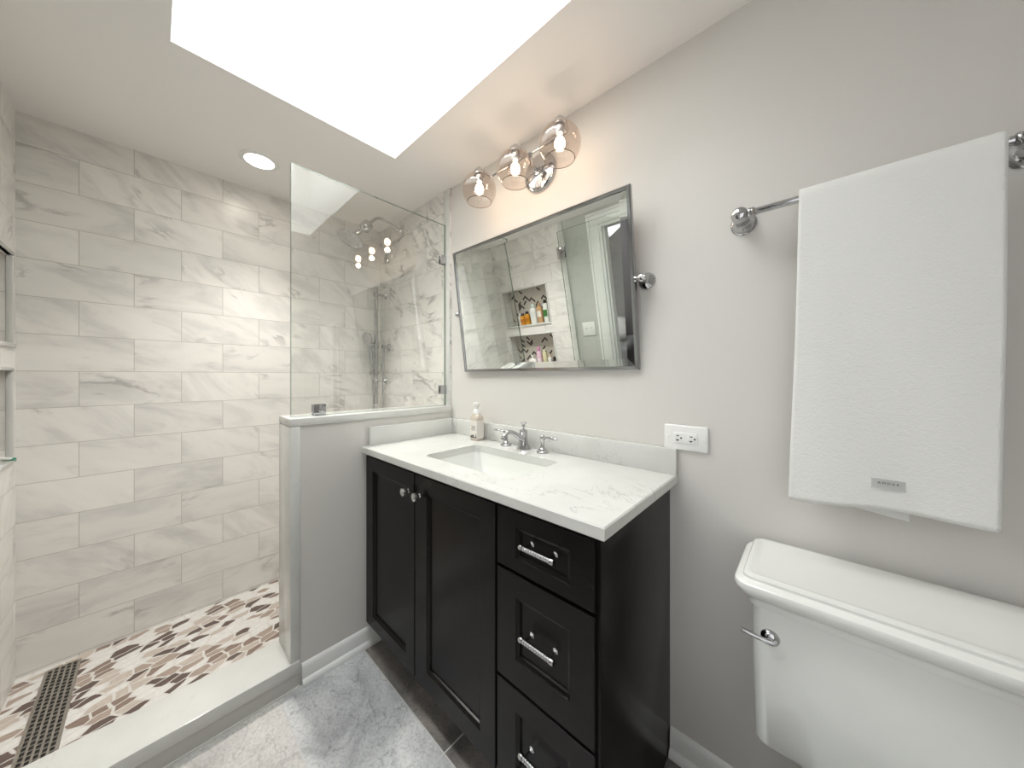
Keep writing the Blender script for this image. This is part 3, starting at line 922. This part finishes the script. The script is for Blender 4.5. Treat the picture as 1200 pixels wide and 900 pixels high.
# ------------------------------------------------------------------ electrical outlet
ox, oz = -0.2875, -0.1925 + H
ol = thing('wall_outlet', 'white double electrical outlet mounted sideways above the backsplash', 'outlet', (ox, D, oz))
MB().box(ox - 0.0625, ox + 0.0625, D - 0.008, D, oz - 0.0395, oz + 0.0395, 0.005, 3).build('cover_plate', M['plastic'], ol, 40)
rc = MB().box(ox - 0.034, ox + 0.034, D - 0.0105, D - 0.006, oz - 0.017, oz + 0.017, 0.0012).build('receptacle', M['plastic'], ol, 40)
for s in (-1, 1):
    cx = ox + s * 0.019
    so = MB().box(cx - 0.013, cx + 0.013, D - 0.0108, D - 0.0090, oz - 0.0135, oz + 0.0135, 0.0006).build('socket', M['plastic'], rc, 40)
    for (xa, xb, za, zb) in ((-0.006, 0.002, 0.0055, 0.0080), (-0.007, 0.002, -0.0080, -0.0055), (-0.0035, -0.0012, -0.0105, -0.0055)):
        MB().box(cx + xa, cx + xb, D - 0.0114, D - 0.0102, oz + za, oz + zb).build('slot', M['dark'], rc, 0)
    MB().lathe([(0, 0.0014), (0.0026, 0.0014), (0.0026, 0)], (cx + 0.008, D - 0.0100, oz), (0, -1, 0), 12).build('slot', M['dark'], rc, 0)
    MB().lathe([(0, 0.0015), (0.0025, 0.0012), (0.003, 0)], (ox + s * 0.050, D - 0.0080, oz), (0, -1, 0), 12).build('screw', M['plastic'], ol)

# ------------------------------------------------------------------ towel bar and towel
BYB, BZB = D - 0.070, 0.423 + H
TB0, TB1 = -0.140, 0.302
tb = thing('towel_bar', 'chrome towel bar with round posts on the painted wall', 'towel bar', ((TB0 + TB1) / 2, D, BZB))
for x in (TB0, TB1):
    MB().lathe([(0, 0), (0.030, 0), (0.031, 0.003), (0.029, 0.006), (0.0255, 0.008), (0.0245, 0.012), (0.0185, 0.017), (0.0165, 0.022), (0.0165, 0.056), (0.019, 0.060), (0.0195, 0.068), (0.0185, 0.080), (0.015, 0.085), (0.008, 0.087), (0, 0.0875)], (x, D, BZB), (0, -1, 0), 36).build('post', M['chrome'], tb, 40)
br_ = MB()
br_.tube([(TB0 + 0.010, BYB, BZB), (TB1 - 0.010, BYB, BZB)], 0.0085, 20)
for x, s in ((TB0, 1), (TB1, -1)):
    br_.lathe([(0.0085, 0.018), (0.012, 0.019), (0.013, 0.022), (0.011, 0.025), (0.013, 0.028), (0.0115, 0.032), (0.0085, 0.034)], (x, BYB, BZB), (s, 0, 0), 20)
br_.build('bar', M['chrome'], tb, 50)

TWX0, TWX1 = -0.022, 0.258
ZTOP = BZB + 0.0135
FRONT, BACK = 0.702, 0.715
RT = 0.0135


def towel_pt(u, v):
    """u across, v from the front hem over the bar to the back hem"""
    arc = math.pi * RT
    total = FRONT + arc + BACK
    s = v * total
    x = TWX0 + (TWX1 - TWX0) * u
    if s < FRONT:
        y, z = BYB - RT, BZB - (FRONT - s)
        d = (FRONT - s)
        k = d / FRONT
        y += -0.002 * k - 0.004 * k * math.sin(u * 5.2 + 0.6) * k - 0.0025 * math.sin(u * 9 + z * 6) * k
        x += -0.016 * k * (1 - u) - 0.006 * k * u - 0.002 * math.sin(z * 8) * k
        z -= 0.012 * k * k * (0.8 - u) + 0.004 * math.sin(u * 7 + 1) * k
    elif s < FRONT + arc:
        a_ = (s - FRONT) / RT
        y, z = BYB - RT * math.cos(a_), BZB + RT * math.sin(a_)
    else:
        d = s - FRONT - arc
        k = d / BACK
        y, z = BYB + RT, BZB - d
        y += 0.012 * k + 0.003 * math.sin(u * 6) * k
        x = TWX0 + (TWX1 - TWX0) * (0.02 + (0.60 if k > 0.0 else 1.0) * u + (0.38 * u) * max(0, 1 - k * 1.3))
        z -= 0.020 * k * (u - 0.3)
    return (x, y, z)


tw = MB().grid(towel_pt, 44, 150)
towel = tw.build('towel', M['terry'], None, 80)
towel.location = (0, 0, 0)
tag(towel, 'white terry hand towel draped over the chrome towel bar', 'towel')
sm = towel.modifiers.new('solid', 'SOLIDIFY')
sm.thickness = 0.008
sm.offset = 1.0
M['tag'] = plain('grey_woven_tag', srgb(198, 199, 197), 0.7)


def front_xyz(x, z, off):
    u = (x - TWX0) / (TWX1 - TWX0)
    v = (FRONT - (BZB - z)) / (FRONT + math.pi * RT + BACK)
    p = Vector(towel_pt(u, v))
    p.y -= off
    return p


tgx, tgz = 0.128, 0.972
tc_ = MB()
rg_ = []
for k in range(11):
    xx = tgx - 0.023 + 0.0046 * k
    lift = 0.0094 + 0.0010 * math.sin(k / 10 * math.pi)
    dz = -0.0002 * k
    rg_.append([front_xyz(xx, tgz - 0.010 + dz, 0.0075), front_xyz(xx, tgz - 0.010 + dz, lift), front_xyz(xx, tgz + 0.010 + dz, lift), front_xyz(xx, tgz + 0.010 + dz, 0.0075)])
tc_.loft(rg_)
cl = tc_.build('care_label', M['tag'], towel, 60)
cl['label'] = 'small grey woven label near the hem'
ft = bpy.data.curves.new('lettering', 'FONT')
ft.body = 'A M D A R'
ft.size = 0.0066
ft.align_x = 'CENTER'
ft.align_y = 'CENTER'
ft.extrude = 0.0002
ft.materials.append(M['ink'])
ftmp = bpy.data.objects.new('lettering_outline', ft)
COL.objects.link(ftmp)
fme = bpy.data.meshes.new_from_object(ftmp.evaluated_get(bpy.context.evaluated_depsgraph_get()))
bpy.data.objects.remove(ftmp)
fo = bpy.data.objects.new('lettering', fme)
COL.objects.link(fo)
fo.parent = cl
fo.location = front_xyz(tgx, tgz + 0.001, 0.0128)
fo.rotation_euler = (R(90), 0, R(1.5))

# ------------------------------------------------------------------ toilet
LX0, LX1, LZ = -0.112, 0.372, 0.762
TYF = 0.897                # front face of the tank
tl = thing('toilet', 'white two piece toilet with square stepped tank lid', 'toilet', ((LX0 + LX1) / 2, 0.80, 0))
TXA, TXB = LX0 + 0.012, LX1 - 0.012
rings = []
for z, dx, dy, r in ((0.385, 0.012, 0.012, 0.03), (0.392, 0.004, 0.004, 0.03), (0.55, 0.002, 0.002, 0.022), (0.695, 0.0, 0.0, 0.02)):
    rings.append(rrect(TXA + dx, TXB - dx, TYF + dy, D - 0.022, r, z, 5))
MB().loft(rings).build('tank', M['tank_white'], tl, 50)
lid = []
for dx, z, r in ((-0.004, 0.692, 0.016), (-0.006, 0.697, 0.018), (-0.006, 0.703, 0.018), (-0.0085, 0.708, 0.02), (-0.015, 0.714, 0.022), (-0.024, 0.722, 0.026), (-0.0285, 0.730, 0.028), (-0.030, 0.739, 0.029), (-0.0285, 0.745, 0.028), (-0.024, 0.749, 0.026),
                 (-0.016, 0.7505, 0.022), (-0.0145, 0.7515, 0.021), (-0.0145, 0.757, 0.021), (-0.012, 0.7605, 0.02), (-0.006, 0.762, 0.018), (0.0, 0.7605, 0.016), (0.004, 0.7595, 0.014)):
    q = dx + 0.012
    lid.append(rrect(TXA + dx, TXB - dx, TYF + dx * 1.1, D - 0.014 - max(0, q * 0.3), r, z, 5))
MB().loft(lid).build('tank_lid', M['tank_white'], tl, 32)
lv = MB()
lx, lz = -0.066, 0.632
lv.lathe([(0, 0), (0.0165, 0), (0.0175, 0.004), (0.016, 0.009), (0.012, 0.013), (0.007, 0.015), (0.006, 0.022), (0, 0.023)], (lx, TYF + 0.006, lz), (0, -1, 0), 28)
lv.tube([(lx + 0.006, TYF - 0.012, lz - 0.001), (lx - 0.010, TYF - 0.016, lz), (lx - 0.030, TYF - 0.018, lz + 0.002), (lx - 0.050, TYF - 0.018, lz + 0.004)], [0.005, 0.0052, 0.0048, 0.0045], 14)
lv.build('flush_lever', M['chrome'], tl, 50)
tcx = (LX0 + LX1) / 2


def oval(cy, a_, bf, bb_, z, n=32):
    return [(tcx + a_ * math.cos(2 * math.pi * k / n), cy + (bb_ if math.sin(2 * math.pi * k / n) > 0 else bf) * math.sin(2 * math.pi * k / n), z) for k in range(n)]


MB().loft([oval(0.74, 0.115, 0.17, 0.24, 0.0), oval(0.74, 0.11, 0.165, 0.24, 0.03), oval(0.74, 0.095, 0.13, 0.24, 0.10), oval(0.72, 0.11, 0.15, 0.25, 0.20), oval(0.68, 0.16, 0.22, 0.28, 0.30),
           oval(0.66, 0.18, 0.25, 0.32, 0.36), oval(0.66, 0.183, 0.255, 0.33, 0.385), oval(0.66, 0.15, 0.21, 0.18, 0.385), oval(0.66, 0.12, 0.16, 0.14, 0.30), oval(0.67, 0.05, 0.06, 0.06, 0.20)]).build('bowl', M['porcelain'], tl, 60)
st_ = MB()
st_.loft([oval(0.66, 0.183, 0.258, 0.20, 0.388), oval(0.66, 0.187, 0.262, 0.205, 0.397), oval(0.66, 0.187, 0.262, 0.205, 0.410), oval(0.66, 0.185, 0.26, 0.203, 0.424), oval(0.66, 0.17, 0.245, 0.19, 0.431)])
st_.build('seat_lid', M['plastic'], tl, 50)

# ------------------------------------------------------------------ shower glass
GXc = -1.512
gpn = thing('shower_glass_panel', 'clear fixed shower glass panel standing on the low partition', 'glass panel', (GXc, 0.73, 1.033))
gy0, gy1, gz0, gz1 = 0.366, D - 0.014, 1.034, 2.035
MB().grid(lambda u, v: (GXc + 0.005, gy0 + (gy1 - gy0) * u, gz0 + (gz1 - gz0) * v), 1, 1).build('glass', M['glass'], gpn, 0)
ed = MB()
ed.box(GXc - 0.005, GXc + 0.005, gy0 - 0.0015, gy0, gz0, gz1)
ed.box(GXc - 0.005, GXc + 0.005, gy0, gy1, gz1 - 0.0015, gz1)
ed.box(GXc - 0.005, GXc + 0.005, gy1 - 0.0015, gy1, gz0, gz1)
ed.box(GXc - 0.005, GXc + 0.005, gy0, gy1, gz0 - 0.001, gz0 + 0.0005)
ed.build('polished_edge', M['glass_edge'], gpn, 0)


def clamp(c0, dy, dz, parent, y, z):
    mb = MB()
    for s in (-1, 1):
        xa, xb = sorted((GXc + s * 0.0062, GXc + s * 0.014))
        mb.box(xa, xb, y - dy, y + dy, z - dz, z + dz, 0.002)
    return mb.build('clamp', M['clamp'], parent, 40)


clamp(0, 0.024, 0.022, gpn, 0.465, 1.057)
clamp(0, 0.021, 0.024, gpn, gy1 - 0.016, 1.838)
clamp(0, 0.021, 0.024, gpn, gy1 - 0.016, 1.120)

gd = thing('shower_glass_door', 'frameless shower glass door swung open, seen in the mirror', 'glass door', (-1.52, -0.315, 0.15))
DGY = -0.318
MB().grid(lambda u, v: (-1.505 + 0.64 * u, DGY + 0.005, 0.125 + 1.91 * v), 1, 1).build('glass', M['glass'], gd, 0)
ed = MB()
ed.box(-1.507, -1.505, DGY - 0.005, DGY + 0.005, 0.125, 2.035)
ed.box(-0.865, -0.863, DGY - 0.005, DGY + 0.005, 0.125, 2.035)
ed.box(-1.505, -0.865, DGY - 0.005, DGY + 0.005, 2.033, 2.035)
ed.build('polished_edge', M['glass_edge'], gd, 0)
for z in (1.87, 0.38):
    hb = MB()
    hb.box(-1.515, -1.455, DGY + 0.006, DGY + 0.014, z - 0.045, z + 0.045, 0.002)
    hb.box(-1.515, -1.455, DGY - 0.014, DGY - 0.006, z - 0.045, z + 0.045, 0.002)
    hb.box(-1.548, -1.500, YN + 0.0005, YN + 0.010, z - 0.045, z + 0.045, 0.002)
    hb.tube([(-1.522, DGY, z - 0.045), (-1.522, DGY, z + 0.045)], 0.009, 16)
    hb.box(-1.530, -1.514, YN + 0.008, DGY, z - 0.03, z + 0.03)
    hb.build('hinge', M['clamp'], gd, 40)

# ------------------------------------------------------------------ shower head
WY = D - 0.010
ax_, az_ = -1.985, 2.140
sh = thing('overhead_shower', 'chrome wall mounted shower head on a curved arm', 'shower head', (ax_, WY, az_))
MB().lathe([(0, 0), (0.030, 0), (0.030, 0.004), (0.026, 0.008), (0.020, 0.011), (0.016, 0.018), (0.0125, 0.024), (0, 0.025)], (ax_, WY, az_), (0, -1, 0), 28).build('flange', M['chrome'], sh, 40)
hc = Vector((ax_, 0.775, 1.995))
nrm = Vector((0.05, -0.45, -1)).normalized()
ball = Vector((ax_, 0.868, 2.098))
pa = bez((ax_, WY - 0.01, az_), (ax_, 1.03, az_ + 0.015), (ax_, 0.975, 2.200), (ax_, 0.925, 2.165), 16) + [(ax_, 0.905, 2.143), (ax_, 0.89, 2.125)]
MB().tube(pa, 0.0088, 18).build('arm', M['chrome'], sh, 60)
bj = MB()
axd = (hc - ball).normalized()
bj.lathe([(0, -0.038), (0.015, -0.036), (0.018, -0.028), (0.029, -0.024), (0.033, -0.014), (0.033, 0.012), (0.029, 0.022), (0.018, 0.028), (0.013, 0.040), (0.012, 0.052), (0.016, 0.062), (0.016, 0.075), (0.010, 0.09), (0, 0.091)], ball, axd, 28)
bj.build('swivel_valve', M['chrome'], sh, 40)
MB().lathe([(0, 0.030), (0.018, 0.028), (0.028, 0.020), (0.062, 0.011), (0.074, 0.004), (0.076, -0.002), (0.073, -0.007), (0.066, -0.008), (0.064, -0.005), (0.050, -0.005), (0.048, -0.007), (0.024, -0.007), (0.022, -0.005), (0, -0.005)], hc, -nrm, 40).build('spray_head', M['chrome'], sh, 40)

# ------------------------------------------------------------------ hand shower on its slide bar
hx, hy = -2.205, 1.032
hs = thing('hand_shower', 'chrome hand shower on a vertical slide bar in the shower corner', 'hand shower', (hx, WY, 1.3))
MB().tube([(hx, hy, 1.005), (hx, hy, 1.805)], 0.0115, 20).build('rail', M['chrome'], hs, 50)
for z in (1.755, 1.160):
    bk = MB().lathe([(0, 0), (0.023, 0), (0.024, 0.005), (0.020, 0.010), (0.012, 0.014), (0.0095, 0.022), (0.0095, 0.060), (0.0145, 0.064), (0.0145, 0.086), (0.010, 0.088), (0, 0.088)], (hx, WY, z), (0, -1, 0), 26)
    bk.build('bracket', M['chrome'], hs, 50)
sl = MB().lathe([(0.013, -0.022), (0.0175, -0.020), (0.0175, 0.020), (0.013, 0.022)], (hx, hy, 1.405), n=22)
sl.tube([(hx, hy - 0.012, 1.405), (hx - 0.008, hy - 0.040, 1.412)], [0.010, 0.013], 16)
sl.build('slider', M['chrome'], hs, 50)
hb = Vector((hx - 0.010, hy - 0.045, 1.44))
hd_ = MB()
hd_.tube([(hx - 0.006, hy - 0.022, 1.225), (hx - 0.007, hy - 0.028, 1.30), (hx - 0.009, hy - 0.036, 1.38), (hx - 0.010, hy - 0.042, 1.43)], [0.0105, 0.0115, 0.0125, 0.016], 18)
hd_.lathe([(0, -0.018), (0.018, -0.017), (0.036, -0.006), (0.044, 0.004), (0.043, 0.010), (0.036, 0.012), (0, 0.012)], hb + Vector((0, -0.006, 0.010)), (0.25, -1, -0.25), 28)
hd_.build('handset', M['chrome'], hs, 50)
el = MB().lathe([(0, 0), (0.026, 0), (0.027, 0.005), (0.022, 0.010), (0.014, 0.014), (0.011, 0.030), (0.013, 0.038), (0.013, 0.050), (0, 0.052)], (hx + 0.045, WY, 1.395), (0, -1, 0), 26)
el.tube([(hx + 0.045, WY - 0.042, 1.395), (hx + 0.045, WY - 0.042, 1.36)], 0.0095, 16)
el.build('supply_elbow', M['chrome'], hs, 50)
hose = bez((hx - 0.006, hy - 0.022, 1.228), (hx - 0.010, hy - 0.015, 1.05), (hx - 0.015, hy - 0.01, 0.90), (hx - 0.010, hy - 0.01, 0.80), 16) + \
    bez((hx - 0.010, hy - 0.01, 0.80), (hx + 0.0, hy - 0.01, 0.62), (hx + 0.032, hy + 0.02, 0.62), (hx + 0.034, hy + 0.025, 0.82), 16)[1:] + \
    bez((hx + 0.034, hy + 0.025, 0.82), (hx + 0.036, hy + 0.028, 1.0), (hx + 0.045, WY - 0.042, 1.2), (hx + 0.045, WY - 0.042, 1.365), 14)[1:]
MB().tube(hose, 0.0065, 12).build('hose', M['chrome'], hs, 60)
cl_ = MB().lathe([(0.012, -0.012), (0.0185, -0.011), (0.0185, 0.011), (0.012, 0.012)], (hx, hy, 1.215), n=20)
cl_.lathe([(0.011, -0.012), (0.016, -0.011), (0.016, 0.011), (0.011, 0.012)], (hx - 0.006, hy - 0.024, 1.215), n=20)
cl_.build('hose_clip', M['nickel'], hs, 40)

# ------------------------------------------------------------------ linear drain in the shower floor
DRP = [Vector((-2.262, -0.285, 0)), Vector((-2.206, -0.207, 0))]
dn = thing('linear_drain', 'slotted steel linear drain in the pebble shower floor', 'drain', (-2.0, -0.245, 0.009))
ddx0, ddx1, ddy0, ddy1 = -2.255, -1.68, -0.284, -0.208
zd = 0.0095
MB().box(ddx0, ddx1, ddy0, ddy1, zd - 0.002, zd + 0.0006).build('pit', M['drain_dark'], dn, 0)
fr = MB()
for a_ in ((ddx0 - 0.006, ddx1 + 0.006, ddy0 - 0.006, ddy0), (ddx0 - 0.006, ddx1 + 0.006, ddy1, ddy1 + 0.006), (ddx0 - 0.006, ddx0, ddy0, ddy1), (ddx1, ddx1 + 0.006, ddy0, ddy1)):
    fr.box(*a_, zd - 0.002, zd + 0.004)
fr.build('frame', M['grate'], dn, 0)
gt = MB()
ny = 5
for j in range(ny + 1):
    yy = ddy0 + (ddy1 - ddy0) * j / ny
    gt.box(ddx0, ddx1, max(ddy0, yy - 0.0028), min(ddy1, yy + 0.0028), zd, zd + 0.0034)
k = 0
x = ddx0
while x < ddx1:
    for j in range(ny):
        xx = x + (0.0105 if j % 2 else 0)
        if xx + 0.005 < ddx1:
            gt.box(xx, xx + 0.005, ddy0 + (ddy1 - ddy0) * j / ny, ddy0 + (ddy1 - ddy0) * (j + 1) / ny, zd, zd + 0.003)
    x += 0.021
gt.build('grate', M['grate'], dn, 0)

# ------------------------------------------------------------------ light switch by the doorway
sx_, sz_ = -1.358, 1.215
sy_ = YN - 0.012
ls = thing('light_switch', 'white double light switch on grey wall, seen in the mirror', 'light switch', (sx_, sy_, sz_))
MB().box(sx_ - 0.058, sx_ + 0.058, sy_, sy_ + 0.007, sz_ - 0.058, sz_ + 0.058, 0.004).build('cover_plate', M['plastic'], ls, 40)
for s in (-1, 1):
    MB().box(sx_ + s * 0.023 - 0.005, sx_ + s * 0.023 + 0.005, sy_ + 0.006, sy_ + 0.016, sz_ - 0.002, sz_ + 0.014, 0.002).build('toggle', M['plastic'], ls, 40)

# ------------------------------------------------------------------ toiletries in the niches
G1 = 'toiletries in the upper shower niche'
G2 = 'toiletries in the lower shower niche'
NYc = YN - 0.045
zs1, zs2 = NZ[1][0] + 0.0045, NZ[0][0] + 0.0045


def bottle(name, label, cat, x, y, z, w, d, h, col, cap_col, cap_h, group, neck=0.35, capw=0.4, rough=0.25, rnd=0.3, lab=None, shoulder=0.12):
    t = thing(name, label, cat, (x, y, z), group)
    r = min(w, d) * rnd
    def rg(k, zz):
        return rrect(x - w / 2 * k, x + w / 2 * k, y - d / 2 * k, y + d / 2 * k, max(0.002, r * k), zz, 4)
    hb_ = h - cap_h
    MB().loft([rg(0.94, z), rg(1, z + 0.004), rg(1, z + hb_ * (1 - shoulder)), rg(0.85, z + hb_ * (1 - shoulder * 0.4)), rg(neck, z + hb_), ]).build('bottle', plain(name + '_plastic', col, rough, coat=0.3), t, 50)
    rc_ = min(w, d) * capw
    MB().lathe([(0, -0.001), (rc_, -0.001), (rc_, cap_h * 0.85), (rc_ * 0.85, cap_h), (0, cap_h)], (x, y, z + hb_), n=20).build('cap', plain(name + '_cap', cap_col, 0.35), t, 40)
    if lab:
        lz0, lz1, lc = lab
        MB().box(x - w / 2 * 0.8, x + w / 2 * 0.8, y + d / 2 - 0.001, y + d / 2 + 0.001, z + h * lz0, z + h * lz1).build('label', plain(name + '_label', lc, 0.5), t, 0)
    return t


bottle('lotion_bottle', 'slim white lotion bottle left of the amber bottles in upper niche', 'bottle', -2.105, NYc, zs1, 0.028, 0.028, 0.115, srgb(232, 230, 224), srgb(240, 240, 238), 0.02, G1)
for dx_, hh_, wd_ in ((-2.066, 0.115, 'first amber oil bottle with black cap beside the slim white bottle'), (-2.010, 0.125, 'second amber oil bottle with black cap beside the tall white bottle')):
    bottle('oil_bottle', wd_, 'bottle', dx_, NYc + 0.006, zs1, 0.050, 0.040, hh_, srgb(214, 150, 38), srgb(30, 28, 28), 0.024, G1, lab=(0.2, 0.5, srgb(196, 120, 24)))
bottle('shampoo_bottle', 'tall white shampoo bottle in the middle of the upper niche', 'bottle', -1.935, NYc, zs1, 0.068, 0.042, 0.185, srgb(238, 238, 234), srgb(206, 222, 214), 0.035, G1, lab=(0.35, 0.6, srgb(222, 224, 222)))
bottle('body_wash', 'tan body wash bottle beside the tall white shampoo bottle', 'bottle', -1.860, NYc, zs1, 0.055, 0.040, 0.185, srgb(200, 160, 116), srgb(176, 140, 104), 0.03, G1, lab=(0.3, 0.6, srgb(236, 230, 220)))
bottle('conditioner_bottle', 'white and green conditioner bottle with black cap at the niche end', 'bottle', -1.790, NYc - 0.004, zs1, 0.050, 0.040, 0.205, srgb(232, 234, 228), srgb(34, 32, 32), 0.03, G1, lab=(0.25, 0.55, srgb(66, 128, 62)))
bottle('hand_soap', 'squat white pump soap bottle in the lower niche', 'bottle', -2.035, NYc, zs2, 0.085, 0.045, 0.125, srgb(242, 240, 236), srgb(246, 246, 244), 0.035, G2, capw=0.22, lab=(0.12, 0.5, srgb(226, 214, 218)))
bottle('pink_bottle', 'tall pink shampoo bottle in the lower niche', 'bottle', -1.945, NYc, zs2, 0.052, 0.040, 0.205, srgb(232, 196, 214), srgb(216, 150, 190), 0.04, G2, lab=(0.2, 0.45, srgb(240, 226, 232)))
bottle('cream_tube', 'pale yellow tube beside the pink bottle in lower niche', 'tube', -1.880, NYc, zs2, 0.042, 0.032, 0.175, srgb(226, 220, 178), srgb(232, 228, 196), 0.02, G2)
bottle('travel_bottle', 'small white bottle with pale cap beside the yellow tube', 'bottle', -1.825, NYc, zs2, 0.036, 0.032, 0.125, srgb(236, 234, 228), srgb(214, 196, 176), 0.025, G2, lab=(0.2, 0.45, srgb(196, 190, 186)))
bottle('dark_jar', 'dark round jar at the end of the lower niche', 'jar', -1.770, NYc - 0.01, zs2, 0.050, 0.050, 0.095, srgb(66, 58, 58), srgb(40, 36, 38), 0.025, G2, capw=0.46, neck=0.9, rnd=0.49)
# razor lying on the lower sill, poking out
rz = thing('razor', 'green and white razor with a dark head lying on the lower niche sill', 'razor', (-2.19, YN, zs2), G2)
M['razor_green'] = plain('razor_green', srgb(64, 140, 112), 0.35)
rp = [(-2.165, YN + 0.016, zs2 + 0.006), (-2.185, YN - 0.010, zs2 + 0.008), (-2.200, YN - 0.040, zs2 + 0.008), (-2.210, YN - 0.070, zs2 + 0.007)]
MB().tube(rp, [0.005, 0.0062, 0.006, 0.004], 12).build('handle', M['plastic'], rz, 60)
MB().tube([(p[0] + 0.001, p[1] + 0.003, p[2] - 0.001) for p in rp[:2]], [0.0058, 0.0066], 12).build('grip', M['razor_green'], rz, 60)
MB().box(-2.228, -2.188, YN - 0.080, YN - 0.066, zs2, zs2 + 0.014, 0.003).build('blade_head', M['dark'], rz, 40)

# ------------------------------------------------------------------ bed beyond the doorway
bedx0, bedx1, bedy0, bedy1 = -2.72, -1.25, -2.70, -1.55
bed = thing('bed', 'bed with charcoal cover in the dark bedroom, seen in the mirror', 'bed', ((bedx0 + bedx1) / 2, -2.1, 0))
MB().box(bedx0, bedx1, bedy0, bedy1, 0.12, 0.40, 0.02).build('bed_base', M['linen_dark'], bed, 40)
MB().box(bedx0 - 0.02, bedx1 + 0.02, bedy0, bedy1 + 0.02, 0.38, 0.82, 0.09, 5).build('bed_cover', M['linen_dark'], bed, 60)
lg = MB()
for x in (bedx0 + 0.06, bedx1 - 0.06):
    for y in (bedy0 + 0.06, bedy1 - 0.06):
        MB().box(x - 0.03, x + 0.03, y - 0.03, y + 0.03, 0, 0.125).build('leg', M['dark'], bed, 0)
lg.bm.free()
pl = MB()


def pillow_ring(k, z, cx=-2.02, cy=-2.25, a_=0.36, b_2=0.24, n=40):
    out = []
    for i in range(n):
        t = 2 * math.pi * i / n
        e_ = 0.55
        cs, sn = math.cos(t), math.sin(t)
        out.append((cx + a_ * k * math.copysign(abs(cs) ** e_, cs), cy + b_2 * k * math.copysign(abs(sn) ** e_, sn), z))
    return out


pl.loft([pillow_ring(0.55, 0.824), pillow_ring(0.85, 0.845), pillow_ring(1.0, 0.92), pillow_ring(0.92, 1.02), pillow_ring(0.7, 1.10), pillow_ring(0.35, 1.14)])
po = pl.build('pillow', M['linen'], None, 80)
tag(po, 'light grey pillow on the charcoal bed, seen in the mirror', 'pillow')
